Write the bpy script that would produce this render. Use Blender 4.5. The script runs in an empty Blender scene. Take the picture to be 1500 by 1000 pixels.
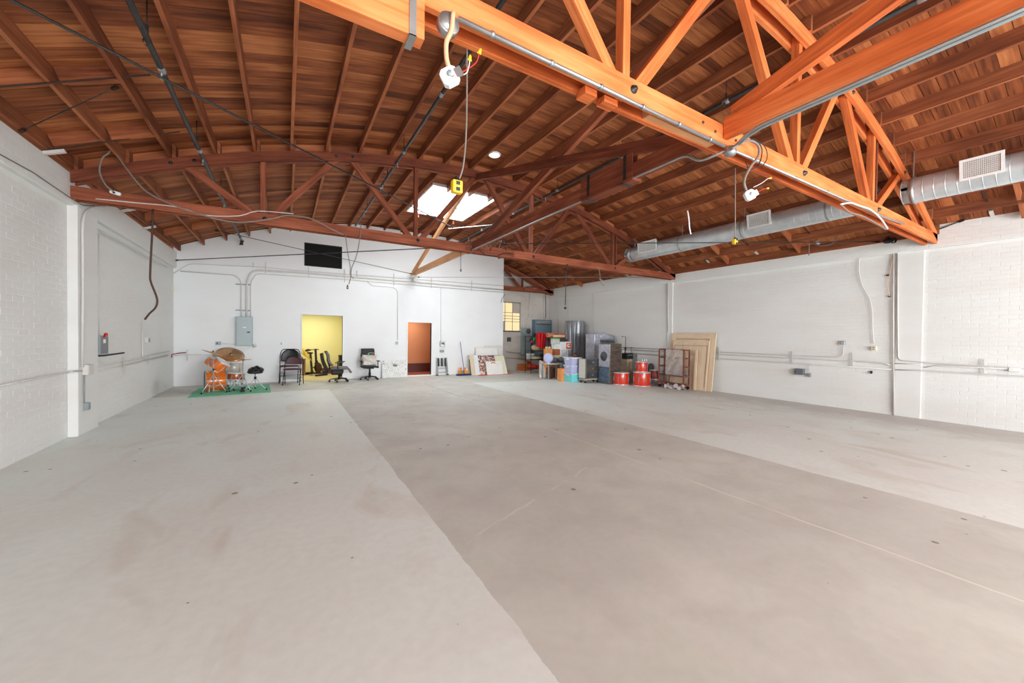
import bpy, math, random
from mathutils import Vector, Matrix
random.seed(7)
S = bpy.context.scene
COL = S.collection
R = math.radians

# ---------------------------------------------------------------- camera
FPX, YAW, PITCH, ROLL, EYE = 558.65, 30.7705, 0.8027, 0.6985, 1.6
y_, p_, r_ = R(YAW), R(PITCH), R(ROLL)
FWD = Vector((math.sin(y_)*math.cos(p_), math.cos(y_)*math.cos(p_), -math.sin(p_)))
_rt = Vector((math.cos(y_), -math.sin(y_), 0)); _up = _rt.cross(FWD)
RT = _rt*math.cos(r_) + _up*math.sin(r_)
UP = -_rt*math.sin(r_) + _up*math.cos(r_)
cam = bpy.data.cameras.new('camera')
cam.sensor_width = 36; cam.lens = FPX*36/1500; cam.clip_start = .05; cam.clip_end = 200
co = bpy.data.objects.new('camera', cam); COL.objects.link(co)
m = Matrix((RT, UP, -FWD)).transposed().to_4x4(); m.translation = (0, 0, EYE)
co.matrix_world = m
S.camera = co

# ---------------------------------------------------------------- world, lights, exposure
w = bpy.data.worlds.new('World'); S.world = w; w.use_nodes = True
bg = w.node_tree.nodes['Background']
bg.inputs[0].default_value = (.86, .93, 1, 1); bg.inputs[1].default_value = 2.0
def area(name, loc, rot, sx, sy, power, col=(1, 1, 1), spread=180):
    l = bpy.data.lights.new(name, 'AREA'); l.shape = 'RECTANGLE'; l.size = sx; l.size_y = sy
    l.energy = power; l.color = col; l.spread = R(spread)
    o = bpy.data.objects.new(name, l); COL.objects.link(o); o.location = loc; o.rotation_euler = rot
    return o
area('skylight_daylight', (4.34, 11.135, 5.80), (0, 0, 0), 1.91, 2.52, 205, (.91, .97, 1))
area('added_skylight_fill', (4.35, -6.2, 5.80), (0, 0, 0), 2.48, 2.38, 760, (.91, .97, 1))  # added fill daylight, from an unseen skylight behind the camera
area('added_door_fill', (4.2, -8.3, 1.9), (R(90), 0, 0), 11, 3.4, 1500, (.92, .97, 1))  # added fill from behind the camera, through an unseen assumed door
area('yellow_room_lamp', (1.1, 15.9, 2.5), (0, 0, 0), .9, .9, 36, (1, .97, .88))
area('orange_room_lamp', (4.5, 15.5, 2.45), (0, 0, 0), .5, .5, 18, (1, .95, .88))
S.view_settings.view_transform = 'Standard'; S.view_settings.look = 'None'
S.view_settings.gamma = 1; S.view_settings.use_curve_mapping = False
S.view_settings.exposure = 0.22

# ---------------------------------------------------------------- helpers
O = Vector((0, 0, EYE))
def ray(px, py): return RT*((px-750)/FPX) - UP*((py-500)/FPX) + FWD
def at(px, py, ax, v):
    """world point seen at photo position px,py on the plane ax = v"""
    d = ray(px, py); i = 'XYZ'.index(ax); return O + d*((v-O[i])/d[i])

class MB:
    """collects shapes; build() links them as ONE mesh object (origin subtracted)"""
    def __init__(s, o=(0, 0, 0)):
        s.v = []; s.f = []; s.uv = []; s.sm = []; s.mi = []; s.o = Vector(o)
    def add(s, vs, fs, uvs=None, smooth=False):
        b = len(s.v); s.v += [Vector(p) for p in vs]
        for k, f in enumerate(fs):
            s.f.append([i+b for i in f]); s.sm.append(smooth)
            s.uv.append(uvs[k] if uvs else [(0, 0)]*len(f))
        return s
    def box(s, x0, x1, y0, y1, z0, z1, M=None):
        d = (x1-x0, y1-y0, z1-z0); a = d.index(max(d)); ou = random.random()*20
        vs = [Vector((x, y, z)) for x in (x0, x1) for y in (y0, y1) for z in (z0, z1)]
        fs = [(0, 1, 3, 2), (4, 6, 7, 5), (0, 4, 5, 1), (2, 3, 7, 6), (0, 2, 6, 4), (1, 5, 7, 3)]
        uv = [[(vs[i][a]+ou, sum(vs[i][j] for j in range(3) if j != a)) for i in f] for f in fs]
        if M is not None: vs = [M @ v for v in vs]
        return s.add(vs, fs, uv)
    def bar(s, p, q, wd, h, up=(0, 0, 1), t=1.0):
        """timber or plate from p to q; wd across, h along up; t tapers the far end"""
        p = Vector(p); q = Vector(q); d = q-p; L = d.length; d.normalize()
        a = d.cross(Vector(up))
        if a.length < 1e-4: a = d.cross(Vector((0, 1, 0)))
        a.normalize(); b = a.cross(d)
        M = Matrix((d, a, b)).transposed().to_4x4(); M.translation = p
        s.box(0, L, -wd/2, wd/2, -h/2, h/2, M)
        if t != 1:
            for i in range(len(s.v)-4, len(s.v)):
                loc = M.inverted() @ s.v[i]; s.v[i] = M @ Vector((loc.x, loc.y*t, loc.z*t))
        return s
    def tube(s, pts, r, n=8, closed=False):
        pts = [Vector(p) for p in pts]; N = len(pts); rr = r if isinstance(r, (list, tuple)) else [r]*N
        prev = None; rings = []
        for i, p in enumerate(pts):
            if closed: d = pts[(i+1) % N]-pts[i-1]
            else: d = pts[min(i+1, N-1)]-pts[max(i-1, 0)]
            d.normalize()
            if prev is None:
                prev = d.cross(Vector((0, 0, 1)))
                if prev.length < .05: prev = d.cross(Vector((0, 1, 0)))
            a = (prev - d*prev.dot(d)).normalized(); b = d.cross(a); prev = a
            rings.append([p + (a*math.cos(2*math.pi*k/n)+b*math.sin(2*math.pi*k/n))*rr[i] for k in range(n)])
        vs = [v for g in rings for v in g]; fs = []
        for i in range(N if closed else N-1):
            j = (i+1) % N
            for k in range(n): fs.append((i*n+k, i*n+(k+1) % n, j*n+(k+1) % n, j*n+k))
        s.add(vs, fs, None, True)
        if not closed:
            b0 = len(s.v)-len(vs)
            s.f.append([b0+k for k in range(n)][::-1]); s.f.append([b0+(N-1)*n+k for k in range(n)])
            s.uv += [[(0, 0)]*n]*2; s.sm += [False]*2
        return s
    def lathe(s, c, prof, n=16, ax=(0, 0, 1), smooth=True):
        """profile [(radius, height)] turned about ax through c"""
        ax = Vector(ax).normalized(); a = ax.orthogonal().normalized(); b = ax.cross(a); c = Vector(c)
        vs = [c + ax*h + (a*math.cos(2*math.pi*k/n)+b*math.sin(2*math.pi*k/n))*max(r, 1e-4) for r, h in prof for k in range(n)]
        fs = [(i*n+k, i*n+(k+1) % n, (i+1)*n+(k+1) % n, (i+1)*n+k) for i in range(len(prof)-1) for k in range(n)]
        s.add(vs, fs, [[(k/n, 0), ((k+1)/n, 0), ((k+1)/n, 1), (k/n, 1)] for i in range(len(prof)-1) for k in range(n)], smooth)
        return s
    def cyl(s, p, q, r, n=12, r2=None):
        p = Vector(p); q = Vector(q); L = (q-p).length; r2 = r if r2 is None else r2
        return s.lathe(p, [(0, 0), (r, 0), (r, 0), (r2, L), (r2, L), (0, L)], n, q-p)
    def ball(s, c, r, n=10, m=6, sc=(1, 1, 1)):
        b = len(s.v)
        s.lathe((0, 0, 0), [(r*math.sin(math.pi*i/m), -r*math.cos(math.pi*i/m)) for i in range(m+1)], n)
        for i in range(b, len(s.v)): s.v[i] = Vector((s.v[i].x*sc[0], s.v[i].y*sc[1], s.v[i].z*sc[2])) + Vector(c)
        return s
    def prism(s, poly, h0, h1, M=None):
        """2D polygon in local xy raised from h0 to h1"""
        n = len(poly); vs = [Vector((x, y, z)) for z in (h0, h1) for x, y in poly]
        if M is not None: vs = [M @ v for v in vs]
        fs = [tuple(range(n))[::-1], tuple(range(n, 2*n))] + [(k, (k+1) % n, n+(k+1) % n, n+k) for k in range(n)]
        return s.add(vs, fs)
    def grid(s, fn, nu, nv, th=0, smooth=True):
        vs = [Vector(fn(i/nu, j/nv)) for i in range(nu+1) for j in range(nv+1)]
        fs = [(i*(nv+1)+j, (i+1)*(nv+1)+j, (i+1)*(nv+1)+j+1, i*(nv+1)+j+1) for i in range(nu) for j in range(nv)]
        uv = [[(i/nu, j/nv), ((i+1)/nu, j/nv), ((i+1)/nu, (j+1)/nv), (i/nu, (j+1)/nv)] for i in range(nu) for j in range(nv)]
        return s.add(vs, fs, uv, smooth)
    def build(s, name, mat, parent=None, bevel=0, solid=0, sub=0):
        me = bpy.data.meshes.new(name)
        me.from_pydata([tuple(v-s.o) for v in s.v], [], s.f)
        uvl = me.uv_layers.new(name='UVMap')
        flat = [c for f in s.uv for q in f for c in q]; uvl.data.foreach_set('uv', flat)
        me.polygons.foreach_set('use_smooth', s.sm)
        for mt in (mat if isinstance(mat, (list, tuple)) else [mat]): me.materials.append(mt)
        if s.mi: me.polygons.foreach_set('material_index', s.mi)
        o = bpy.data.objects.new(name, me); COL.objects.link(o)
        if parent is not None: o.parent = parent
        elif s.o.length: o.location = s.o
        if solid:
            md = o.modifiers.new('solid', 'SOLIDIFY'); md.thickness = solid; md.offset = 0
        if bevel:
            md = o.modifiers.new('bevel', 'BEVEL'); md.width = bevel; md.segments = 2; md.limit_method = 'ANGLE'
        if sub:
            md = o.modifiers.new('sub', 'SUBSURF'); md.levels = md.render_levels = sub
        return o
def tag(o, label=None, cat=None, group=None, kind=None):
    if label: o['label'] = label
    if cat: o['category'] = cat
    if group: o['group'] = group
    if kind: o['kind'] = kind
    return o
def thing(name, label, cat, loc=(0, 0, 0), rz=0, group=None):
    o = bpy.data.objects.new(name, None); COL.objects.link(o); o.empty_display_size = .1
    o.location = loc; o.rotation_euler = (0, 0, rz)
    return tag(o, label, cat, group)
def copy_tree(o, parent=None):
    c = o.copy(); COL.objects.link(c); c.parent = parent
    for ch in [k for k in o.children]: copy_tree(ch, c)
    return c
def inst(name, src, parent, loc=(0, 0, 0), rot=(0, 0, 0), sc=(1, 1, 1)):
    o = bpy.data.objects.new(name, src.data); COL.objects.link(o); o.parent = parent
    o.location = loc; o.rotation_euler = rot; o.scale = sc; return o
def stepped(a, b, s):
    out = []; x = a
    while x < b-1e-6: out.append(x); x += s
    return out
def spline(pts, n=6):
    """Catmull-Rom through pts"""
    P = [Vector(p) for p in pts]; P = [P[0]*2-P[1]]+P+[P[-1]*2-P[-2]]; out = []
    for i in range(1, len(P)-2):
        for k in range(n):
            t = k/n; a, b, c, d = P[i-1:i+3]
            out.append(.5*((2*b)+(c-a)*t+(2*a-5*b+4*c-d)*t*t+(3*b-a-3*c+d)*t**3))
    return out+[P[-2]]
def rounded(pts, r, n=4):
    """polyline with rounded corners"""
    P = [Vector(p) for p in pts]; out = [P[0]]
    for i in range(1, len(P)-1):
        a = (P[i-1]-P[i]); b = (P[i+1]-P[i]); rr = min(r, a.length*.49, b.length*.49)
        a = P[i]+a.normalized()*rr; b = P[i]+b.normalized()*rr
        for k in range(n+1):
            t = k/n; out.append(a*(1-t)**2+P[i]*2*t*(1-t)+b*t*t)
    return out+[P[-1]]

# ---------------------------------------------------------------- materials
def lin(c): return tuple((x/255/12.92 if x/255 <= .04045 else ((x/255+.055)/1.055)**2.4) for x in c)
def newmat(name):
    m = bpy.data.materials.new(name); m.use_nodes = True
    return m, m.node_tree.nodes, m.node_tree.links, m.node_tree.nodes['Principled BSDF']
def plain(name, rgb, rough=.5, metal=0, var=.06, scale=12, bump=0, alpha=1, trans=0, coat=0):
    m, N, L, P = newmat(name); c = lin(rgb)
    tc = N.new('ShaderNodeTexCoord'); nz = N.new('ShaderNodeTexNoise'); nz.inputs['Scale'].default_value = scale
    nz.inputs['Detail'].default_value = 4; L.new(tc.outputs['Object'], nz.inputs['Vector'])
    cr = N.new('ShaderNodeMapRange'); cr.inputs[1].default_value = .3; cr.inputs[2].default_value = .7
    cr.inputs[3].default_value = 1-var; cr.inputs[4].default_value = 1+var*.6
    L.new(nz.outputs[0], cr.inputs[0])
    mx = N.new('ShaderNodeVectorMath'); mx.operation = 'SCALE'; mx.inputs[0].default_value = c
    L.new(cr.outputs[0], mx.inputs['Scale']); L.new(mx.outputs[0], P.inputs['Base Color'])
    P.inputs['Roughness'].default_value = rough; P.inputs['Metallic'].default_value = metal
    P.inputs['Alpha'].default_value = alpha; P.inputs['Transmission Weight'].default_value = trans
    P.inputs['Coat Weight'].default_value = coat
    if bump:
        b = N.new('ShaderNodeBump'); b.inputs['Strength'].default_value = bump; b.inputs['Distance'].default_value = .01
        L.new(nz.outputs[0], b.inputs['Height']); L.new(b.outputs[0], P.inputs['Normal'])
    return m
def wood(name, dark, mid, light, rough=.7, rnd=.35, grain=1.0, bump=.25):
    """grain along UV u (metres); tone differs from object to object"""
    m, N, L, P = newmat(name)
    uv = N.new('ShaderNodeUVMap'); oi = N.new('ShaderNodeObjectInfo')
    off = N.new('ShaderNodeVectorMath'); off.operation = 'SCALE'; off.inputs[0].default_value = (37, 11, 5)
    L.new(oi.outputs['Random'], off.inputs['Scale'])
    mp = N.new('ShaderNodeMapping'); mp.inputs['Scale'].default_value = (1.6, 28*grain, 1)
    L.new(uv.outputs[0], mp.inputs[0]); ad = N.new('ShaderNodeVectorMath')
    L.new(mp.outputs[0], ad.inputs[0]); L.new(off.outputs[0], ad.inputs[1])
    n1 = N.new('ShaderNodeTexNoise'); n1.inputs['Scale'].default_value = 1; n1.inputs['Detail'].default_value = 6
    n1.inputs['Distortion'].default_value = .4; L.new(ad.outputs[0], n1.inputs['Vector'])
    mp2 = N.new('ShaderNodeMapping'); mp2.inputs['Scale'].default_value = (1.1, 3.5, 1)
    L.new(uv.outputs[0], mp2.inputs[0]); ad2 = N.new('ShaderNodeVectorMath')
    L.new(mp2.outputs[0], ad2.inputs[0]); L.new(off.outputs[0], ad2.inputs[1])
    n2 = N.new('ShaderNodeTexNoise'); n2.inputs['Scale'].default_value = 1.3; n2.inputs['Detail'].default_value = 3
    L.new(ad2.outputs[0], n2.inputs['Vector'])
    mx = N.new('ShaderNodeMath'); mx.operation = 'MULTIPLY_ADD'; mx.inputs[1].default_value = .55
    L.new(n1.outputs[0], mx.inputs[0])
    h = N.new('ShaderNodeMath'); h.operation = 'MULTIPLY'; h.inputs[1].default_value = .5; L.new(n2.outputs[0], h.inputs[0])
    L.new(h.outputs[0], mx.inputs[2])
    rr = N.new('ShaderNodeMath'); rr.operation = 'MULTIPLY_ADD'; rr.inputs[1].default_value = rnd; rr.inputs[2].default_value = -rnd/2
    L.new(oi.outputs['Random'], rr.inputs[0])
    sm = N.new('ShaderNodeMath'); L.new(mx.outputs[0], sm.inputs[0]); L.new(rr.outputs[0], sm.inputs[1])
    cr = N.new('ShaderNodeValToRGB'); e = cr.color_ramp.elements
    e[0].position = .3; e[0].color = (*lin(dark), 1); e[1].position = .75; e[1].color = (*lin(light), 1)
    k = cr.color_ramp.elements.new(.52); k.color = (*lin(mid), 1)
    L.new(sm.outputs[0], cr.inputs[0]); L.new(cr.outputs[0], P.inputs['Base Color'])
    P.inputs['Roughness'].default_value = rough; P.inputs['Specular IOR Level'].default_value = .25
    b = N.new('ShaderNodeBump'); b.inputs['Strength'].default_value = bump; b.inputs['Distance'].default_value = .004
    L.new(n1.outputs[0], b.inputs['Height']); L.new(b.outputs[0], P.inputs['Normal'])
    return m
W_DECK = wood('deck_boards', (92, 48, 30), (150, 84, 49), (196, 124, 76), rnd=.28)
W_JOIST = wood('joist_timber', (112, 58, 38), (166, 96, 60), (198, 126, 84), rnd=.2)
W_JOIST_SIDE = wood('shaded_dusty_joist_side', (92, 50, 34), (134, 76, 48), (170, 104, 68), rnd=.15)  # joist timber with side shade and some dust put into the colour
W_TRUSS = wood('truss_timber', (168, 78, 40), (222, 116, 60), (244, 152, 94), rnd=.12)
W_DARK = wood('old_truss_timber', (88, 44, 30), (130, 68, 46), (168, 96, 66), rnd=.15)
W_PALE = wood('pale_timber', (206, 140, 92), (228, 168, 118), (240, 190, 140), rnd=.1)
W_PLY = wood('plywood', (206, 178, 146), (224, 200, 170), (232, 212, 186), rnd=.06, grain=.5, bump=.05)
W_RACK = wood('red_brown_rack', (92, 54, 44), (122, 74, 60), (150, 98, 80), rnd=.1)

def wallmat(name, rgb, stain=(196, 180, 166), amt=.35, bump=.25, sc=1.2):
    m, N, L, P = newmat(name)
    tc = N.new('ShaderNodeTexCoord')
    a = N.new('ShaderNodeTexNoise'); a.inputs['Scale'].default_value = sc; a.inputs['Detail'].default_value = 5
    b = N.new('ShaderNodeTexNoise'); b.inputs['Scale'].default_value = 18; b.inputs['Detail'].default_value = 6
    mp = N.new('ShaderNodeMapping'); mp.inputs['Scale'].default_value = (1, .35, 1.8)
    L.new(tc.outputs['Object'], mp.inputs[0]); L.new(mp.outputs[0], a.inputs['Vector']); L.new(tc.outputs['Object'], b.inputs['Vector'])
    r = N.new('ShaderNodeMapRange'); r.inputs[1].default_value = .42; r.inputs[2].default_value = .75; r.inputs[4].default_value = amt
    L.new(a.outputs[0], r.inputs[0])
    mx = N.new('ShaderNodeMix'); mx.data_type = 'RGBA'; mx.inputs[6].default_value = (*lin(rgb), 1); mx.inputs[7].default_value = (*lin(stain), 1)
    L.new(r.outputs[0], mx.inputs[0]); L.new(mx.outputs[2], P.inputs['Base Color'])
    P.inputs['Roughness'].default_value = .6; P.inputs['Specular IOR Level'].default_value = .3
    u = N.new('ShaderNodeBump'); u.inputs['Strength'].default_value = bump; u.inputs['Distance'].default_value = .006
    L.new(b.outputs[0], u.inputs['Height']); L.new(u.outputs[0], P.inputs['Normal'])
    return m
M_WALL = wallmat('white_painted_brick', (228, 228, 225), (215, 205, 198))
M_BACK = wallmat('white_painted_drywall', (236, 237, 238), (226, 224, 222), .25, .05)
M_OLD = wallmat('grey_painted_block', (206, 198, 190), (176, 160, 148), .6)
M_YEL = wallmat('yellow_paint', (238, 228, 160), (232, 220, 146), .3, .03)
M_ORG = wallmat('orange_paint', (200, 136, 94), (188, 126, 86), .4, .03)
M_REDF = plain('red_brown_floor', (160, 86, 66), .5)
M_BLACK = plain('black_plastic', (22, 22, 24), .5)
M_VOID = plain('dark_void', (8, 8, 8), .9)
M_STEEL = plain('galvanised_steel', (176, 178, 178), .38, .75, .12, 8)
M_CHROME = plain('chrome', (226, 228, 230), .3, .55, .03)
M_GREYP = plain('grey_paint', (142, 152, 154), .45, .1, .08)
M_PANEL = plain('grey_green_panel', (150, 164, 166), .4, .1, .05)
M_BLUEP = plain('blue_grey_panel', (112, 138, 152), .4, .2, .08)
M_WHITE = plain('white_plastic', (236, 236, 234), .4, 0, .03)
M_WPIPE = plain('white_painted_conduit', (214, 210, 205), .5, 0, .06)
M_IRON = plain('dark_iron_pipe', (66, 68, 68), .42, .6, .2)
M_RUST = plain('rusty_iron', (84, 58, 48), .6, .5, .2)
M_CABLE = plain('grey_cable', (128, 116, 108), .5)
M_TAN = plain('tan_cable', (224, 178, 138), .5)
M_YELLOW = plain('yellow_plastic', (246, 196, 40), .4)
M_RED = plain('red_plastic', (206, 36, 34), .4)
M_CREAM = plain('cream_plastic', (232, 220, 186), .5)

def floormat():
    m, N, L, P = newmat('painted_concrete_floor')
    tc = N.new('ShaderNodeTexCoord'); sp = N.new('ShaderNodeSeparateXYZ'); L.new(tc.outputs['Object'], sp.inputs[0])
    def noise(s, d=5, map_=None, dist=0):
        n = N.new('ShaderNodeTexNoise'); n.inputs['Scale'].default_value = s; n.inputs['Detail'].default_value = d
        n.inputs['Distortion'].default_value = dist
        if map_:
            mp = N.new('ShaderNodeMapping'); mp.inputs['Scale'].default_value = map_; L.new(tc.outputs['Object'], mp.inputs[0]); L.new(mp.outputs[0], n.inputs['Vector'])
        else: L.new(tc.outputs['Object'], n.inputs['Vector'])
        return n.outputs[0]
    def mth(op, a, b=None, c=None):
        n = N.new('ShaderNodeMath'); n.operation = op
        for i, v in enumerate((a, b, c)):
            if v is None: continue
            if isinstance(v, (int, float)): n.inputs[i].default_value = v
            else: L.new(v, n.inputs[i])
        return n.outputs[0]
    def rng(v, a, b, c=0, d=1):
        n = N.new('ShaderNodeMapRange'); n.inputs[1].default_value = a; n.inputs[2].default_value = b
        n.inputs[3].default_value = c; n.inputs[4].default_value = d; L.new(v, n.inputs[0]); return n.outputs[0]
    def mix(f, a, b, mode='MIX'):
        n = N.new('ShaderNodeMix'); n.data_type = 'RGBA'; n.blend_type = mode
        if isinstance(f, (int, float)): n.inputs[0].default_value = f
        else: L.new(f, n.inputs[0])
        for i, v in ((6, a), (7, b)):
            if isinstance(v, tuple): n.inputs[i].default_value = (*lin(v), 1)
            else: L.new(v, n.inputs[i])
        return n.outputs[2]
    X, Y = sp.outputs[0], sp.outputs[1]
    wob = mth('MULTIPLY_ADD', noise(3, 4), .05, -.025)
    fine = mth('MULTIPLY_ADD', noise(40, 2), .016, -.008)
    Xw = mth('ADD', mth('ADD', X, wob), fine); Yw = mth('ADD', mth('ADD', Y, wob), fine)
    left = mth('MULTIPLY', mth('LESS_THAN', Xw, 1.105), mth('LESS_THAN', mth('ADD', Yw, mth('MULTIPLY', X, .05)), 12.25))
    right = mth('MULTIPLY', mth('GREATER_THAN', Xw, 5.47), mth('LESS_THAN', mth('ADD', Yw, mth('MULTIPLY', X, .12)), 12.45))
    mask = mth('MAXIMUM', left, right)
    big = noise(.5, 5, None, .6); med = noise(2.2, 6, None, .5); fin = noise(14, 6)
    conc = mix(rng(big, .38, .66), (202, 202, 195), (215, 215, 206))
    conc = mix(rng(med, .42, .72, 0, .5), conc, (190, 187, 179))
    conc = mix(rng(noise(1.3, 4), .55, .7, 0, .4), conc, (204, 209, 194))
    paint = mix(rng(big, .4, .68, 0, .8), (230, 237, 233), (223, 223, 217))
    paint = mix(rng(noise(1.7, 8, (1, .5, 1), .8), .56, .72, 0, .38), paint, (198, 180, 160))
    # the right-hand paint thins out to bare concrete beside the wall
    thin = mth('MULTIPLY', rng(mth('ADD', X, mth('MULTIPLY', med, 1.2)), 10.0, 11.1), .75)
    paint = mix(thin, paint, (190, 184, 178))
    col = mix(mask, conc, paint)
    col = mix(rng(fin, .35, .75, 0, .09), col, (150, 140, 130))
    # light filler seam and scratches along the concrete lane
    xs = mth('ABSOLUTE', mth('SUBTRACT', mth('ADD', X, mth('MULTIPLY_ADD', noise(1.2, 5), .08, -.04)), 3.93))
    seam = mth('MULTIPLY', mth('LESS_THAN', xs, .012), rng(noise(.9, 3), .42, .55))
    col = mix(mth('MULTIPLY', seam, .7), col, (232, 228, 216))
    xs2 = mth('ABSOLUTE', mth('SUBTRACT', X, 3.95))
    dk = mth('MULTIPLY', mth('LESS_THAN', xs2, .014), mth('MULTIPLY', mth('GREATER_THAN', Y, 9.2), mth('LESS_THAN', Y, 12.3)))
    col = mix(mth('MULTIPLY', dk, .6), col, (120, 112, 104))
    dg = mth('ABSOLUTE', mth('SUBTRACT', mth('ADD', Y, mth('MULTIPLY_ADD', noise(2, 5), .2, -.1)), mth('MULTIPLY_ADD', X, .425, 2.17)))
    dgm = mth('MULTIPLY', mth('MULTIPLY', mth('LESS_THAN', dg, .012), mth('GREATER_THAN', X, 1.2)), mth('MULTIPLY', mth('LESS_THAN', X, 3.2), rng(noise(1.6, 3), .5, .6)))
    col = mix(mth('MULTIPLY', dgm, .6), col, (228, 222, 210))
    # small dark specks of dirt
    v = N.new('ShaderNodeTexVoronoi'); v.inputs['Scale'].default_value = 3.2; L.new(tc.outputs['Object'], v.inputs['Vector'])
    sepc = N.new('ShaderNodeSeparateColor'); L.new(v.outputs['Color'], sepc.inputs[0])
    spk = mth('MULTIPLY', mth('LESS_THAN', v.outputs['Distance'], mth('MULTIPLY', sepc.outputs[1], .10)), mth('GREATER_THAN', sepc.outputs[0], .2))
    col = mix(mth('MULTIPLY', spk, .65), col, (84, 74, 66))
    L.new(col, P.inputs['Base Color'])
    L.new(rng(med, .3, .7, .42, .62), P.inputs['Roughness']); P.inputs['Specular IOR Level'].default_value = .3
    b = N.new('ShaderNodeBump'); b.inputs['Strength'].default_value = .12; b.inputs['Distance'].default_value = .006
    L.new(mth('ADD', fin, mth('MULTIPLY', mask, .6)), b.inputs['Height']); L.new(b.outputs[0], P.inputs['Normal'])
    return m
M_FLOOR = floormat()
# ================================================================ STRUCTURE
XL, XR, YB, YE, HT = -2.80, 11.27, 14.64, 15.4, 3.93      # left, right, partition, end wall, wall height
Y0 = -8.6                                                 # wall with the added loading door behind the camera
RC, RR2 = 4.0, 29.7
def zd(x): return 5.67-(x-RC)**2/RR2                      # underside of the roof boards
def zj(x): return zd(x)-.19                               # underside of the joists, top of the trusses
def struct(o): return tag(o, kind='structure')

f = MB(); f.box(XL-.3, XR+.3, Y0-.4, YE+.3, -.2, 0); struct(f.build('floor', M_FLOOR))

def brick_side(name, X, sgn, pil):
    """painted brick side wall with a proud bond beam along its top and pilasters"""
    b = MB((X, 0, 0)); b.box(min(X, X-sgn*.25), max(X, X-sgn*.25), Y0, YE+.1, -.1, HT-.01)
    o = struct(b.build(name, M_WALL))
    b = MB((X, 0, 0)); b.box(min(X, X+sgn*.075), max(X, X+sgn*.075), Y0, YE, 3.47, HT)
    b.build('bond_beam', M_WALL, o, bevel=.006)
    for (a, c, d) in pil:
        b = MB((X, 0, 0)); b.box(min(X, X+sgn*d), max(X, X+sgn*d), a, c, 0, 3.49); b.build('pilaster', M_WALL, o, bevel=.006)
    return o
wl = brick_side('wall_left', XL, 1, [(8.30, 9.02, .115), (-.3, .4, .115)])
wr = brick_side('wall_right', XR, -1, [(2.42, 2.82, .03), (8.31, 8.5, .04)])

# bricks: courses of 0.081 m, stretchers 0.215 m, each a little proud of its joint
def brick_cells(ya, yb, za, zb, seed):
    rnd = random.Random(seed); out = []; k = int(math.ceil(za/.081))
    while (k+1)*.081 <= zb+1e-6:
        y = math.floor(ya/.225)*.225+(.1125 if k % 2 else 0)
        while y < yb:
            a, c = max(y, ya), min(y+.218, yb)
            if c-a > .05: out.append((a, c, k*.081, k*.081+.076, rnd.uniform(.0010, .0026)))
            y += .225
        k += 1
    return out
def bricks_mesh(cells, X, sgn):
    b = MB((X, 0, 0))
    for a, c, z0, z1, t in cells:
        x1 = X+sgn*t; e = .004
        b.add([(X, a, z0), (X, c, z0), (X, c, z1), (X, a, z1), (x1, a+e, z0+e), (x1, c-e, z0+e), (x1, c-e, z1-e), (x1, a+e, z1-e)],
              [(4, 5, 6, 7), (0, 1, 5, 4), (1, 2, 6, 5), (2, 3, 7, 6), (3, 0, 4, 7)])
    return b
near = brick_cells(4.1, 5.2, 0, 3.47, 1)[:280]
bm_ = bricks_mesh([(0, .215, 0, .074, .004)], 0, 1)
proto = None
for a, c, z0, z1, t in near:
    if proto is None:
        proto = bm_.build('brick', M_WALL, wl); o = proto
    else: o = inst('brick', proto, wl)
    o.location = (0, a, z0); o.scale = (t/.004, (c-a)/.215, 1)
for nm, X, sgn, zones, par in (('brick_courses', XL, 1, [(.4, 4.1, 0, 3.47), (5.2, 8.3, 0, 3.47), (9.02, YB, 0, 3.47)], wl),
                               ('brick_courses', XL+.075, 1, [(.4, YB, 3.48, 3.93)], wl),
                               ('brick_courses', XR, -1, [(.4, 2.42, 0, 3.47), (2.82, 8.31, 0, 3.47), (8.5, YE, 0, 3.47)], wr),
                               ('brick_courses', XR-.075, -1, [(.4, YE, 3.48, 3.93)], wr)):
    cells = [c for z in zones for c in brick_cells(*z, 5)]
    o = bricks_mesh(cells, X, sgn).build(nm, M_WALL); o.location = (0, 0, 0); o.parent = par
    o.location = (X-par.location.x, 0, 0); o['kind'] = 'stuff'

# wall behind the camera: unseen wide open door, added to let fill daylight in
b = MB(); D0, D1, DH = -1.6, 10.0, 3.7
b.box(XL, D0, Y0-.2, Y0, 0, 6.2); b.box(D1, XR, Y0-.2, Y0, 0, 6.2); b.box(D0, D1, Y0-.2, Y0, DH, 6.2)
struct(b.build('wall_front', M_WALL))

# partition with its two doorways and the black vent
def part_top(x): return min(zd(x)-.03, 5.545)
def wall_with_holes(b, x0, x1, y0, y1, holes, top):
    """front/back faces split in columns; holes (xa, xb, za, zb)"""
    xs = sorted(set([x0, x1]+[h for q in holes for h in q[:2]]+[x0+(x1-x0)*k/24 for k in range(25)]))
    for a, c in zip(xs, xs[1:]):
        mid = (a+c)/2; segs = [(0, None)]
        hs = sorted([h for h in holes if h[0] <= mid <= h[1]], key=lambda h: h[2]); z = 0; out = []
        for h in hs:
            if h[2] > z: out.append((z, h[2], h[2]))
            z = h[3]
        out.append((z, top(a), top(c)))
        for zb, ta, tc in out:
            vs = [(x, y, zz) for y in (y0, y1) for x, zz in ((a, zb), (c, zb), (c, tc), (a, ta))]
            b.add(vs, [(0, 1, 2, 3), (7, 6, 5, 4), (0, 4, 5, 1), (1, 5, 6, 2), (2, 6, 7, 3), (3, 7, 4, 0)])
HOLES = [(.49, 1.745, 0, 2.24), (4.05, 4.99, 0, 2.08), (.555, 1.71, 3.89, 4.66)]
XP = 8.25
b = MB(); wall_with_holes(b, XL, XP, YB, YB+.14, HOLES, part_top); struct(b.build('wall_back', M_BACK))
b = MB()   # dark boarding that closes the gap between partition and roof
xs = [XL+(XP-XL)*k/20 for k in range(21)]
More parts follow.
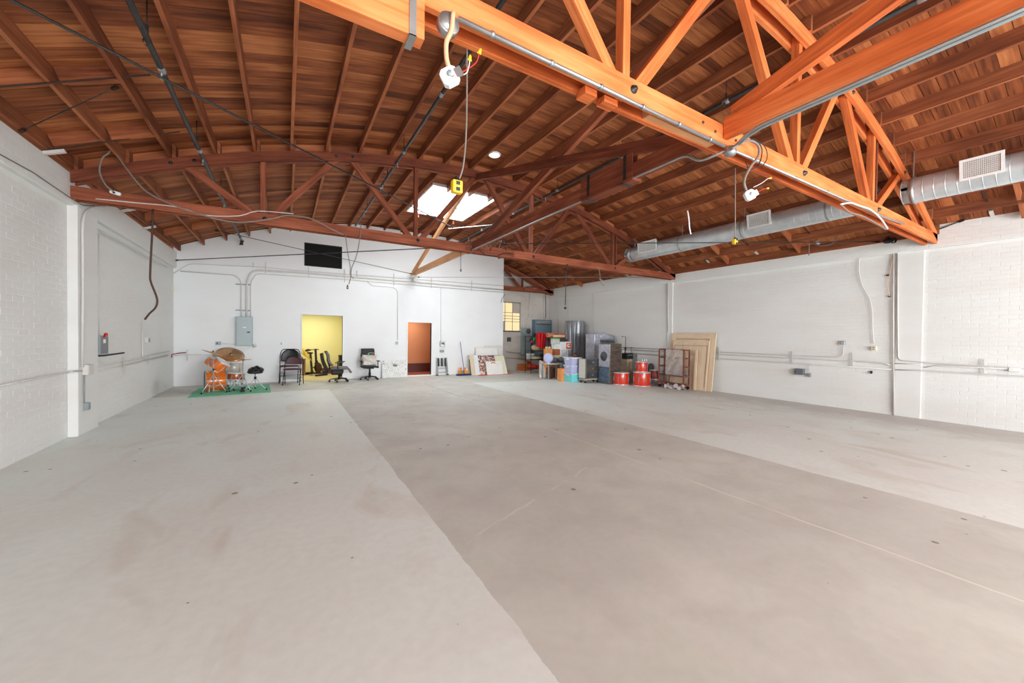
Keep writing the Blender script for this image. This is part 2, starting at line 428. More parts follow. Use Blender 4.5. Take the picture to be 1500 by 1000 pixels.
for a, c in zip(xs, xs[1:]):
    b.add([(x, y, z) for y in (YB+.16, YB+.2) for x, z in ((a, 3.6), (c, 3.6), (c, zd(c)), (a, zd(a)))],
          [(0, 1, 2, 3), (7, 6, 5, 4)])
tag(b.build('trim_5', W_DECK), kind='structure')
b = MB(); b.box(XP-.12, XP, YB+.14, YE, 0, zd(XP)); struct(b.build('wall_recess_side', M_BACK))
# end wall of the recess with its steel window
WX0, WX1, WZ0, WZ1 = 8.3, 9.62, 1.83, 3.2
b = MB(); wall_with_holes(b, XP, XR, YE, YE+.2, [(WX0, WX1, WZ0, WZ1)], lambda x: zd(x)); struct(b.build('wall_end', M_OLD))
b = MB()
for z in stepped(.35, 3.6, .2): b.box(WX1+.03 if WZ0-.2 < z < WZ1 else XP, XR, YE-.008, YE, z, z+.185)
o = b.build('block_courses', M_OLD); o['kind'] = 'stuff'; o.parent = bpy.data.objects['wall_end']
M_GLASS, N_, L_, P_ = newmat('lit_amber_glass')
P_.inputs['Base Color'].default_value = (*lin((240, 216, 160)), 1); P_.inputs['Roughness'].default_value = .4
P_.inputs['Emission Color'].default_value = (*lin((255, 230, 176)), 1); P_.inputs['Emission Strength'].default_value = .5
wn = tag(bpy.data.objects.new('window_1', None), kind='structure'); COL.objects.link(wn)
bars = MB(); xs = [8.5, 8.79, 9.19, 9.6]; zs = [1.85, 2.28, 2.41, 2.54, 2.7, 3.16]
for x in xs: bars.box(x-.014, x+.014, YE+.02, YE+.05, WZ0, WZ1)
for z in zs: bars.box(WX0, WX1, YE+.02, YE+.05, z-.012, z+.012)
bars.box(WX0, WX1, YE, YE+.08, WZ0-.03, WZ0+.02); bars.build('window_frame', M_GREYP, wn)
M_PANEB = plain('painted_over_glass', (200, 186, 170), .5)
for i in range(3):
    for j in range(5):
        p = MB(); p.box(xs[i]+.014, xs[i+1]-.014, YE+.03, YE+.04, zs[j]+.012, zs[j+1]-.012)
        p.build('pane', M_PANEB if (i == 2 and j == 4) or (i == 0 and j == 0) else M_GLASS, wn)
b = MB(); b.box(WX0, WX1, YE+.16, YE+.2, WZ0, WZ1); struct(b.build('trim_6', M_OLD))

# rooms behind the doorways
def room(pfx, x0, x1, dep, h, mw, mf):
    y0, y1 = YB+.14, YB+.14+dep
    for nm, bx, mt in (('wall_%s_left' % pfx, (x0-.1, x0, y0, y1, 0, h), mw), ('wall_%s_right' % pfx, (x1, x1+.1, y0, y1, 0, h), mw),
                       ('wall_%s_back' % pfx, (x0-.1, x1+.1, y1, y1+.1, 0, h), mw), ('ceiling_%s' % pfx, (x0-.1, x1+.1, y0, y1+.1, h, h+.1), M_WHITE),
                       ('floor_%s' % pfx, (x0-.1, x1+.1, y0-.14, y1, -.1, .004), mf)):
        q = MB(); q.box(*bx); struct(q.build(nm, mt))
    q = MB(); q.box(x0, x1, y0-.002, y0+.003, 0, 0.01); return y1
M_YFLOOR = plain('yellowish_floor', (206, 190, 140), .45, 0, .08, 3)
room('yellow_room', -.9, 3.0, 2.6, 2.6, M_YEL, M_YFLOOR)
room('orange_room', 3.4, 5.6, 1.5, 2.5, M_ORG, M_REDF)
b = MB(); b.box(3.4, 5.6, YB+.14+1.47, YB+.14+1.5, .004, .38); struct(b.build('baseboard_orange_room', plain('dark_brown', (84, 34, 22), .6)))
# door casings: white trims
for k, (x0, x1, h) in enumerate(((.49, 1.745, 2.24), (4.05, 4.99, 2.08))):
    b = MB(); t = .05 if k else .02
    b.box(x0-t, x0, YB-.02, YB+.14, 0, h+t); b.box(x1, x1+t, YB-.02, YB+.14, 0, h+t); b.box(x0, x1, YB-.02, YB+.14, h, h+t)
    if k: b.box(x0, x1, YB-.03, YB+.14, 0, .035)
    struct(b.build('door_%d' % (k+1), M_WHITE, bevel=.004))
b = MB((1.13, YB, 4.27)); b.box(.57, 1.695, YB+.02, YB+.5, 3.905, 4.645)
vt = tag(b.build('wall_vent', M_VOID), 'black rectangular vent opening high on the back wall', 'vent')
b = MB((1.13, YB, 4.27))
for q in ((.548, .575, 3.885, 4.665), (1.69, 1.717, 3.885, 4.665)): b.box(q[0], q[1], YB-.01, YB+.02, q[2], q[3])
for q in ((.575, 1.69, 3.885, 3.905), (.575, 1.69, 4.645, 4.665)): b.box(q[0], q[1], YB-.01, YB+.02, q[2], q[3])
b.build('vent_frame', M_BLACK, vt)

# ---------------------------------------------------------------- roof: slab, boards, joists, skylights
SK = (3.38, 5.3, 9.87, 12.4); SK2 = (3.1, 5.6, -7.4, -5.0)
def slab(x0, x1, y0, y1, b):
    n = max(2, int((x1-x0)/.6)); xs = [x0+(x1-x0)*k/n for k in range(n+1)]
    for a, c in zip(xs, xs[1:]):
        vs = [(x, y, z) for y in (y0, y1) for x, z in ((a, zd(a)+.022), (c, zd(c)+.022), (c, zd(c)+.14), (a, zd(a)+.14))]
        b.add(vs, [(0, 1, 2, 3), (7, 6, 5, 4), (0, 4, 5, 1), (1, 5, 6, 2), (2, 6, 7, 3), (3, 7, 4, 0)])
b = MB()
for y0, y1, hole in ((Y0-.3, SK2[2], None), (SK2[2], SK2[3], SK2), (SK2[3], SK[2], None), (SK[2], SK[3], SK), (SK[3], YE+.3, None)):
    if hole: slab(XL-.3, hole[0], y0, y1, b); slab(hole[1], XR+.3, y0, y1, b)
    else: slab(XL-.3, XR+.3, y0, y1, b)
ceil = struct(b.build('ceiling', W_DECK))
BW = .172
def board_mesh(x0, x1):
    n = max(3, int(round((x1-x0)/.62))); xs = [x0+(x1-x0)*k/n for k in range(n+1)]; q = MB(); h = (BW-.007)/2
    for a, c in zip(xs, xs[1:]):
        vs = [(x, y, zd(x)+dz) for y in (-h, h) for x in (a, c) for dz in (0, .021)]
        q.add(vs, [(0, 2, 6, 4), (0, 1, 3, 2), (4, 6, 7, 5)], [[(a, -h), (c, -h), (c, h), (a, h)], [(a, 0), (a, .02), (c, .02), (c, 0)], [(a, h), (c, h), (c, h+.02), (a, h+.02)]])
    return q
cache = {}
def board(x0, x1, y):
    key = (round(x0, 2), round(x1, 2))
    if key not in cache: cache[key] = board_mesh(x0, x1).build('roof_board', W_DECK, ceil); o = cache[key]
    else: o = inst('roof_board', cache[key], ceil)
    o.location = (0, y, random.uniform(-.0025, .0015)); return o
JX = [-2.68, -2.13, -1.58, -1.0, -.44, .12, .70, 1.30, 1.89, 2.52, 3.12, 3.74, 4.36, 4.97, 5.57, 6.17, 6.77, 7.36, 7.95, 8.53, 9.1, 9.66, 10.2, 10.72, 11.2]
cuts = [(JX[7], JX[15]), (JX[9], JX[17]), (JX[6], JX[14]), (JX[10], JX[18]), (JX[8], JX[16])]
nb = 0
for k, y in enumerate(stepped(.3, YE, BW)):
    a, c = cuts[(k*2) % 5]
    spans = [(XL-.05, a), (a, c), (c, XR+.05)]
    if SK[2]-.09 < y < SK[3]+.09: spans = [(XL-.05, JX[7]), (JX[7], SK[0]), (SK[1], XR+.05)]
    for s in spans: board(s[0], s[1], y); nb += 1
q = MB()
for y in stepped(Y0, .2, BW):
    spans = [(XL-.05, XR+.05)] if not (SK2[2]-.09 < y < SK2[3]+.09) else [(XL-.05, SK2[0]), (SK2[1], XR+.05)]
    for s in spans:
        mm = board_mesh(*s); q.add([v+Vector((0, y, 0)) for v in mm.v], mm.f, mm.uv)
tag(q.build('rear_roof_boards', W_DECK, ceil), kind='stuff')
# joists between the trusses
YT = [-3.7, 2.33, 8.28, 15.0]                               # truss centre planes
jp = MB(); 
for k, x in enumerate(JX):
    for (ya, yb) in ((Y0, -3.7), (-3.7, 2.33), (2.33, 8.28), (8.28, YE if x > XP else YB+.12)):
        if SK[0] < x < SK[1] and ya > 8:
            segs = [(ya, SK[2]-.04), (SK[3]+.04, yb)]
        elif SK2[0] < x < SK2[1] and ya == Y0: segs = [(ya, SK2[2]-.04), (SK2[3]+.04, yb)]
        else: segs = [(ya, yb)]
        dx = .025 if ya in (-3.7, 8.28) else -.025
        for s0, s1 in segs:
            q = MB((x, 0, 0)); q.box(x+dx-.022, x+dx+.022, s0-.12*(s0 == ya), s1+.12*(s1 == yb and yb < 14), zj(x), zd(x)-.001)
            q.mi = [1, 1, 1, 1, 0, 1]    # sides darkened to paint in shade, plus some dust; underside brighter
            o = q.build('joist', [W_JOIST, W_JOIST_SIDE], ceil); o.location = (x, 0, 0)
# solid blocking between joists near the trusses, and over them
def blocks(y, ks=None, mat=W_JOIST):
    for k in range(len(JX)-1):
        if ks and k not in ks: continue
        a, c = JX[k]+.03, JX[k+1]-.03
        q = MB(((a+c)/2, y, 0)); q.bar((a, y, zd(a)-.09), (c, y, zd(c)-.09), .04, .16, (0, 0, 1))
        o = q.build('blocking', mat, ceil); o.location = ((a+c)/2, y, 0)
blocks(2.42); blocks(8.36); blocks(6.05, [0, 1]); blocks(7.45, [0, 1]); blocks(11.3, [0, 1, 2]); blocks(12.8, [0, 1, 21, 22, 23])
blocks(4.6, [22, 23]); blocks(6.4, [22, 23]); blocks(1.2, [22, 23])
# diagonal strap anchors from wall to the second joist
for i, (y, sd) in enumerate(((6.0, 0), (7.45, 0), (10.2, 0), (11.6, 0), (1.55, 1), (4.2, 1), (5.6, 1), (7.0, 1), (10.2, 1), (11.6, 1))):
    q = MB()
    if sd: q.bar((XR-.05, y, HT+.01), (9.7, y, zj(9.7)+.03), .03, .006)
    else: q.bar((XL+.07, y, HT+.01), (-1.35, y, zj(-1.35)+.06), .03, .006)
    o = q.build('strap', M_RUST, ceil)
    q = MB()
    if sd: q.bar((XR-.04, y, HT-.02), (XR-.24, y, HT+.06), .05, .04)
    else: q.bar((XL+.08, y, HT-.02), (XL+.28, y, HT+.06), .05, .04)
    q.build('strap_anchor', M_WPIPE, ceil)

def skylight(SKR, nm, lab, zt):
    x0, x1, y0, y1 = SKR; cx, cy = (x0+x1)/2, (y0+y1)/2
    t = thing(nm, lab, 'skylight', (cx, cy, zd(cx)))
    q = MB((cx, cy, zd(cx)))
    for a in ((x0-.03, x0+.006, y0-.03, y1+.03), (x1-.006, x1+.03, y0-.03, y1+.03), (x0+.006, x1-.006, y0-.03, y0+.006), (x0+.006, x1-.006, y1-.006, y1+.03)):
        q.box(*a, zd(x1)-.02, zt)
    q.build('light_well', M_WHITE, t)
    return t, cx, cy
t, cx, cy = skylight(SK, 'skylight', 'bright rectangular skylight with wire grid in the far roof bay', 5.88)
zb = zd(SK[1])-.02
for i in range(1, 5):
    y = SK[2]+(SK[3]-SK[2])*i/5; q = MB((cx, cy, zd(cx))); q.tube([(SK[0], y, zb+.05), (SK[1], y, zb+.05)], .006, 5); q.build('grid_wire', M_GREYP, t)
for i in range(1, 3):
    x = SK[0]+.9*i/3*1.4; q = MB((cx, cy, zd(cx))); q.tube([(x, SK[2], zb+.05), (x, SK[3], zb+.05)], .006, 5); q.build('grid_wire', M_GREYP, t)
for i in range(14):
    y = SK[2]+.06+(SK[3]-SK[2]-.1)*i/13.5; q = MB((cx, cy, zd(cx))); q.bar((4.72, y, zb+.09), (SK[1]-.01, y, zb+.09), .032, .02, (0, 0, 1)); q.build('louver_slat', M_GREYP, t)
q = MB((cx, cy, zd(cx))); q.bar((4.70, SK[2], zb+.09), (4.70, SK[3], zb+.09), .03, .05); q.build('mullion', M_WHITE, t)
skylight(SK2, 'added_roof_skylight', 'wide roof skylight behind the viewpoint above the open door', 5.88)
q = MB((4.02, 7.62, 5.64)); q.lathe((4.02, 7.62, 5.66), [(0, -.045), (.07, -.04), (.11, -.02), (.125, 0)], 20)
M_DOME, N_, L_, P_ = newmat('daylit_dome'); P_.inputs['Base Color'].default_value = (.9, .93, .95, 1)
P_.inputs['Emission Color'].default_value = (.95, .98, 1, 1); P_.inputs['Emission Strength'].default_value = 2.2
tub = tag(q.build('tubular_skylight', M_DOME), 'small round bright tube skylight between joists before the far truss', 'skylight')
q = MB((4.02, 7.62, 5.64)); q.lathe((4.02, 7.62, 5.66), [(.12, -.02), (.14, -.02), (.145, .01)], 20); q.build('rim', M_WHITE, tub)

# ---------------------------------------------------------------- trusses
def truss(yc, label, bots, tops, mat, zc=(3.55, 3.74), gap=.10, xr=(XL+.078, XR-.078), far=False):
    t = thing('bowstring_truss', label, 'roof truss', (4.0, yc, 3.55))
    og = (4.0, yc, 3.55)
    pl = .045; ys = (yc-gap/2-pl/2, yc+gap/2+pl/2)
    for sy in ys:
        q = MB(og); q.box(xr[0], xr[1], sy-pl/2, sy+pl/2, *zc); q.build('bottom_chord', mat, t, bevel=.004)
        q = MB(og); n = 30; hh = .17
        xs = [xr[0]+(xr[1]-xr[0])*k/n for k in range(n+1)]
        for a, c in zip(xs, xs[1:]):
            za, zc_ = max(zj(a), 3.76), max(zj(c), 3.76)
            vs = [(x, y, z) for y in (sy-pl/2, sy+pl/2) for x, z in ((a, za-hh), (c, zc_-hh), (c, zc_), (a, za))]
            uv = [(a, 0), (c, 0), (c, .17), (a, .17)]
            q.add(vs, [(0, 1, 2, 3), (7, 6, 5, 4), (0, 4, 5, 1), (3, 2, 6, 7)], [uv, uv[::-1], [(a, 0), (a, .05), (c, .05), (c, 0)], [(a, 0), (c, 0), (c, .05), (a, .05)]])
        q.build('top_chord', mat, t)
    ztop = lambda x: zj(x)-.09
    zb_ = zc[0]+.13
    for i, xb in enumerate(bots):
        q = MB(og); q.bar((xb, yc, zb_-.06), (xb, yc, ztop(xb)+.05), .09, .08, (1, 0, 0)); q.build('vertical_post', mat, t, bevel=.004)
        for xt, sd in ((tops[i], -1), (tops[i+1], 1)):
            if xt is None: continue
            xt2 = xt+(-sd)*.12 if abs(xt-xb) > 1.2 else xt
            q = MB(og); q.bar((xb+sd*.10, yc, zb_), (xt2, yc, ztop(xt2)), .09, .11, (0, 0, 1)); q.build('web_member', mat, t, bevel=.004)
    q = MB(og)
    for xb in list(bots):
        q = MB(og); q.lathe((xb+.03, ys[0]-pl/2-.03, zc[0]+.1), [(0, 0), (.022, 0), (.022, .02), (.035, .02), (.035, .03)], 8, (0, 1, 0)); q.build('bolt', M_IRON, t)
    for xt in [x for k in range(len(tops)) if tops[k] is not None for x in (tops[k]-.15, tops[k]+.15)]:
        q = MB(og); q.lathe((xt, ys[0]-pl/2-.02, ztop(xt)), [(0, 0), (.018, 0), (.018, .01), (.028, .01), (.028, .02)], 8, (0, 1, 0)); q.build('bolt', M_IRON, t)
    return t, og, ys
BN = [-.35, 2.44, 5.46, 7.95]; BF = [-.35, 2.44, 5.46, 8.37]
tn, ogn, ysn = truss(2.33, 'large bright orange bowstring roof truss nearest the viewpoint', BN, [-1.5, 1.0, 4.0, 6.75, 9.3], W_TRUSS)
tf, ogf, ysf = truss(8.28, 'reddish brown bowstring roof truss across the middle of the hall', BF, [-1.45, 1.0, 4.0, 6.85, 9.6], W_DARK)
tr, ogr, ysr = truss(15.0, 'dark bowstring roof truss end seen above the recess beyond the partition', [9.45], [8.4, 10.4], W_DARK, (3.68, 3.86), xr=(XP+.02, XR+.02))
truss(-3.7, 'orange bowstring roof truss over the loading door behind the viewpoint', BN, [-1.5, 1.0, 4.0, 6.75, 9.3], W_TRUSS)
# extra diagonal piece near the right end of the near and far trusses
for t, og, yy, x0, x1 in ((tn, ogn, 2.33, 9.9, 8.1), (tf, ogf, 8.28, 10.0, 8.5)):
    q = MB(og); q.bar((x1, yy, 3.85), (x1, yy, zj(x1)-.05), .07, .05, (1, 0, 0)); q.build('vertical_post', W_DARK, t)
# timber splice block with steel strap on the near truss' bottom chord, filler block, square washers
q = MB(ogn); q.box(-1.4, .69, 2.19, 2.28, 3.31, 3.56); q.build('splice_block', W_TRUSS, tn, bevel=.004)
q = MB(ogn); q.box(.60, .64, 2.182, 2.192, 3.30, 3.72); q.box(.60, .64, 2.182, 2.30, 3.298, 3.308); q.build('splice_strap', M_STEEL, tn)
q = MB(ogn); q.box(2.75, 3.72, 2.30, 2.40, 3.56, 3.72); q.build('filler_block', W_PALE, tn)
for x, z in ((3.42, 3.66), (3.62, 3.63), (3.98, 3.64), (3.98, 3.58)):
    q = MB(ogn); q.box(x-.035, x+.035, 2.245, 2.254, z-.035, z+.035); q.lathe((x, 2.225, z), [(0, 0), (.014, 0), (.014, .025)], 6, (0, 1, 0)); q.build('square_washer', M_RUST, tn)
for bx_ in ((2.0, 2.12, 2.29, 2.4, 3.50, 3.56), (2.2, 2.35, 2.29, 2.38, 3.5, 3.55)): q = MB(ogn); q.box(*bx_); q.build('chock', W_TRUSS, tn)
q = MB(ogf); q.box(3.6, 4.9, 8.17, 8.21, 3.57, 3.72); q.build('splice_block', W_DARK, tf)

# ---------------------------------------------------------------- ridge bracing in three bays
def brace(label, pcs, mat, og):
    t = thing('ridge_brace', label, 'timber brace', og)
    for nm, p, q_, wd, h in pcs:
        q = MB(og); q.bar(p, q_, wd, h); q.build(nm, mat, t, bevel=.004)
    return t
brace('orange lengthwise roof beam and rising diagonal overhead before the near truss', [
    ('lower_beam', (3.79, -3.5, 3.70), (3.79, 2.23, 3.70), .08, .20),
    ('diagonal', (3.87, 2.2, 3.86), (3.87, -3.5, 5.3), .07, .15)], W_TRUSS, (3.79, -.6, 3.6))
bb = brace('red-brown lengthwise roof beam with crossed diagonals between the two trusses', [
    ('lower_beam', (3.79, 2.43, 3.70), (3.79, 8.18, 3.70), .08, .20),
    ('diagonal', (3.87, 2.5, 3.78), (3.87, 8.2, 5.33), .07, .15),
    ('diagonal', (3.95, 8.2, 3.78), (3.95, 2.5, 5.33), .07, .15)], W_DARK, (3.79, 5.3, 3.6))
og = (3.79, 5.3, 3.6)
q = MB(og); q.box(3.735, 3.752, 3.38, 4.35, 3.60, 3.92); q.box(3.828, 3.845, 3.38, 4.35, 3.60, 3.92); q.box(3.70, 3.86, 3.34, 4.3, 3.565, 3.603); q.build('splice_box', W_DARK, bb, bevel=.003)
for y in (3.5, 4.18):
    q = MB(og); q.box(3.727, 3.737, y-.02, y+.02, 3.56, 3.93); q.box(3.69, 3.87, y-.02, y+.02, 3.557, 3.567); q.build('splice_strap', M_IRON, bb)
e = at(607, 402, 'Y', 14.5)
brace('pale orange lengthwise roof beam with one diagonal meeting at the back wall', [
    ('lower_beam', (3.79, 8.38, 3.70), (e.x, 14.6, e.z+.05), .08, .18),
    ('diagonal', (e.x-.05, 14.55, e.z+.06), (3.8, 8.4, 5.30), .07, .14)], W_PALE, (3.9, 11.5, 3.6))
# ================================================================ CEILING SERVICES
def run(name, label, cat, pts, r, mat, n=6, smooth=0, rad=0, group=None):
    """one cable, rod or conduit through world points as a single mesh"""
    P = [Vector(p) for p in pts]
    if smooth: P = spline(P, smooth)
    if rad: P = rounded(P, rad)
    q = MB(P[0]); q.tube(P, r, n); return tag(q.build(name, mat), label, cat, group)
def px(ax, v, *pp): return [at(a, b, ax, v) for a, b in pp]

def sprinkler(x, z, y0, y1, label, drops):
    t = thing('sprinkler_pipe', label, 'pipe', (x, y0, z)); og = (x, y0, z)
    q = MB(og); q.tube([(x, y0, z), (x, y1, z)], .028, 10); q.build('pipe', M_IRON, t)
    for y in stepped(y0+1.3, y1, 2.1):
        q = MB(og); q.lathe((x, y-.05, z), [(.03, 0), (.038, .01), (.038, .09), (.03, .1)], 10, (0, 1, 0)); q.build('coupling', M_STEEL, t)
    for y in drops:
        q = MB(og); q.tube([(x, y, z+.02), (x, y, zd(x))], .006, 5); q.lathe((x, y, z-.03), [(.034, 0), (.034, .03)], 10, (0, 1, 0)); q.box(x-.012, x+.012, y-.008, y+.008, z+.03, z+.13)
        q.build('pipe_hanger', M_IRON, t)
        q = MB(og); q.tube([(x, y+.5, z), (x, y+.5, z-.08)], .011, 6); q.lathe((x, y+.5, z-.11), [(.0, 0), (.02, 0), (.008, .012), (.008, .03)], 8); q.build('sprinkler_head', M_STEEL, t)
    return t
t = sprinkler(-1.15, 4.42, -4.2, 14.35, 'dark sprinkler pipe running back along the left side of the roof', [3.2, 5.0, 7.4, 9.9, 12.6])
q = MB((-1.15, -4.2, 4.42)); q.tube([(-1.15, 14.3, 4.42), (-1.15, 14.35, 4.3)], .04, 8); q.tube([(-1.1, 14.3, 4.42), (-1.2, 14.35, 4.3)], .022, 6); q.build('end_fitting', M_RUST, t)
sprinkler(2.0, 5.2, -4.2, 13.6, 'dark sprinkler pipe running back left of the roof ridge', [4.1, 7.6, 9.0, 11.5])
sprinkler(5.78, 5.22, -4.2, 13.9, 'dark sprinkler pipe running back right of the roof ridge', [3.4, 5.5, 7.6, 10.2, 12.4])
run('branch_pipe', 'thin white sprinkler branch pipe between ridge and right pipe beyond far truss', 'pipe', [(4.6, 11.9, 5.1), (5.78, 10.9, 5.18)], .014, M_WPIPE)

# steel tie rods with turnbuckles
def rod(label, a, b, f=None, r=.009, mat=M_IRON):
    a, b = Vector(a), Vector(b); t = thing('tie_rod', label, 'rod', a)
    q = MB(a); q.tube([a, b], r, 6); q.build('rod', mat, t)
    if f:
        d = (b-a); c0, c1 = a+d*(f-.02), a+d*(f+.03)
        q = MB(a); q.tube([c0, c0+(c1-c0)*.1, c1-(c1-c0)*.1, c1], [.01, .02, .02, .01], 8); q.build('turnbuckle', M_RUST, t)
    for e_, s_ in ((a, 1), (b, -1)):
        q = MB(a); d = (b-a).normalized()*s_; q.cyl(e_, e_+d*.07, .022, 8); q.build('end_clamp', M_RUST, t)
    return t
p2 = at(663, 333, 'Y', 8.16); p1 = at(16, 0, 'Y', 4.0); d = p1-p2
rod('long dark diagonal tie rod crossing the left roof to the far truss', p1+d*((XL+.1-p1.x)/d.x), p2, .42, .011)
rod('dark tie rod from back left corner to the far truss centre', at(258, 381, 'X', XL+.09), at(660, 362, 'Y', 8.5), None, .012)
rod('thin dark rod slanting down the back wall to the beam end', at(315, 337, 'Y', 13.2), at(603, 401, 'Y', 14.45))
rod('thin pale rod from beam end to the right end of far truss', at(612, 406, 'Y', 14.45), at(957, 406, 'X', XR-.1), None, .008, M_STEEL)
rod('dark tie rod crossing the right roof in front of the duct', at(734, 357, 'Y', 8.1), at(1288, 354, 'X', XR-.12), None, .011)
rod('short dark tie rod rising from near truss end on the right wall', at(1345, 347, 'X', XR-.1), at(1412, 322, 'X', XR-.1), None, .012)
rod('dark tie rod overhead on the left roof slope by the wall', (XL+.1, 6.9, 3.95), (-1.6, 5.9, 4.3), None, .006)

# spiral duct with three registers
DX, DZ, DR = 9.1, 4.13, .21
def duct(y0, y1, label, regs):
    t = thing('spiral_duct', label, 'duct', (DX, y0, DZ)); og = (DX, y0, DZ); q = MB(og); pr = []
    y = y0
    while y < y1: pr += [(DR, y-y0), (DR, y-y0+.002), (DR, y-y0+.111), (DR, y-y0+.113), (DR+.003, y-y0+.114), (DR+.003, y-y0+.12), (DR, y-y0+.121), (DR, y-y0+.123)]; y += .125
    pr.append((DR, y1-y0)); q.lathe((DX, y0, DZ), pr, 28, (0, 1, 0)); q.build('duct_tube', M_DUCT, t)
    for y in (y0, y1-.05):
        q = MB(og); q.lathe((DX, y, DZ), [(DR-.06, 0), (DR+.012, .0), (DR+.012, .05), (DR-.02, .05)], 28, (0, 1, 0)); q.build('end_collar', M_STEEL, t)
    for y in stepped(y0+.7, y1, 1.6):
        q = MB(og); q.lathe((DX, y, DZ), [(DR+.008, 0), (DR+.008, .03)], 24, (0, 1, 0))
        q.box(DX-.012, DX+.012, y+.005, y+.02, DZ+DR, zd(DX)); q.build('hanger_strap', M_STEEL, t)
    for (ya, yb) in regs: register(t, og, ya, yb)
    return t
def register(t, og, ya, yb):
    xx = DX-DR-.035; zc = DZ+.07; h = .155; n = Vector((-1, 0, 0))
    M = Matrix.Translation((xx, 0, zc)) @ Matrix.Rotation(R(-8), 4, 'Y')
    def bx(q, a, b, c, d_, e_, f_): q.box(a, b, c, d_, e_, f_, M)
    q = MB(og); bx(q, .01, .09, ya+.02, yb-.02, -h+.02, h-.02); q.build('register_boot', M_STEEL, t)
    q = MB(og)
    for a in ((ya, yb, -h, -h+.035), (ya, yb, h-.035, h), (ya, ya+.035, -h+.035, h-.035), (yb-.035, yb, -h+.035, h-.035)): bx(q, -.008, .012, *a)
    fr = q.build('register_frame', M_WHITE, t)
    q = MB(og); bx(q, .012, .016, ya+.03, yb-.03, -h+.03, h-.03); o = q.build('damper', M_VOID, fr)
    ny = 20; nz = 9
    q = MB(og)
    for i in range(1, ny): y = ya+.035+(yb-ya-.07)*i/ny; bx(q, .0, .01, y-.0025, y+.0025, -h+.035, h-.035)
    for i in range(1, nz): z = -h+.035+(2*h-.07)*i/nz; bx(q, .001, .009, ya+.035, yb-.035, z-.0025, z+.0025)
    o = q.build('grille_bars', M_WHITE, fr); o['kind'] = 'stuff'
M_DUCT = plain('spiral_duct_steel', (212, 220, 224), .34, .55, .12, 5)
duct(2.55, 8.2, 'galvanised spiral duct between the two roof trusses with two grilles', [(7.1, 7.75), (4.2, 4.68)])
duct(-3.4, 2.12, 'galvanised spiral duct before the near truss with the largest grille', [(1.13, 1.56), (-1.8, -1.3)])

# ---- conduits and boxes on the near truss and ridge beam
def conduit(label, pts, r=.011, mat=M_WPIPE, rad=.08, clips=0, n=7):
    t = thing('electrical_conduit', label, 'conduit', pts[0]); q = MB(pts[0]); P = rounded(pts, rad) if rad else [Vector(p) for p in pts]
    q.tube(P, r, n); q.build('conduit_tube', mat, t)
    if clips:
        A, B = Vector(pts[0]), Vector(pts[1])
        for k in range(clips):
            c = A.lerp(B, (k+.5)/clips); dd = (B-A).normalized(); q = MB(pts[0]); q.lathe(c-dd*.012, [(r+.001, 0), (r+.007, 0), (r+.007, .024), (r+.001, .024)], 8, dd); q.build('clip', M_STEEL, t)
    return t
ZC = 3.50
conduit('grey conduit along the lower edge of the near truss left of junction box', [(.9, 2.20, 3.53), (3.72, 2.20, 3.50)], .016, M_STEEL, 0, 6)
conduit('grey conduit along the near truss right of junction box', [(3.9, 2.20, 3.50), (8.2, 2.19, 3.54), (9.0, 2.19, 3.58)], .014, M_STEEL, .1, 5)
def jbox(label, c, r=.06, d=.05, ax=(0, 1, 0), mat=M_STEEL):
    t = thing('junction_box', label, 'junction box', c); q = MB(c); A = Vector(ax)
    q.lathe(Vector(c)-A*d/2, [(0, 0), (r*.92, 0), (r, .006), (r, d), (0, d)], 16, ax); q.build('box_body', mat, t)
    q = MB(c); q.lathe(Vector(c)-A*(d/2+.004), [(0, 0), (r*.9, 0), (r*.9, .004), (0, .004)], 16, ax); q.build('cover', mat, t); return t
jbox('round grey junction box on the near truss at the splice block', (.82, 2.16, 3.43), .065)
jbox('round grey junction box where conduits meet under the near truss', (3.81, 2.19, 3.47), .055, .07, (0, 0, 1))
conduit('paired conduit running under the lengthwise beam towards the viewpoint', [(3.83, 2.17, 3.50), (3.74, 1.95, 3.56), (3.73, -3.4, 3.585)], .013, M_STEEL, .12, 0)
conduit('second of the paired conduits under the lengthwise beam overhead', [(3.83, 2.15, 3.50), (3.77, 1.93, 3.55), (3.77, -3.4, 3.575)], .013, M_GREYP, .12, 0)
conduit('conduit with an offset bend under the lengthwise beam beyond the near truss', [(3.78, 2.22, 3.48), at(1023, 238, 'X', 3.75), at(1007, 226, 'X', 3.75), (3.72, 3.1, 3.585), (3.72, 8.1, 3.585)], .013, M_STEEL, .1, 0)
run('flexible_conduit', 'tan flexible conduit hanging from round box to white octagonal box', 'conduit', px('Y', 2.12, (664, 18), (661, 45), (654, 62), (654, 84), (657, 98)), .014, M_TAN, 8, 5)
run('flexible_conduit', 'grey flexible conduit looping down to the second white box', 'conduit', px('Y', 2.12, (1072, 218), (1094, 206), (1110, 212), (1111, 228), (1098, 246), (1090, 266), (1095, 283)), .013, M_CABLE, 8, 5)
run('flexible_conduit', 'dark flexible loop around the near truss chord', 'conduit', px('Y', 2.17, (1094, 206), (1106, 204), (1116, 218), (1112, 240), (1098, 248), (1092, 236)), .006, M_BLACK, 6, 4)
run('flexible_conduit', 'second thin dark loop around the near truss chord', 'conduit', px('Y', 2.17, (1108, 206), (1120, 214), (1124, 230), (1116, 246)), .005, M_BLACK, 6, 4)
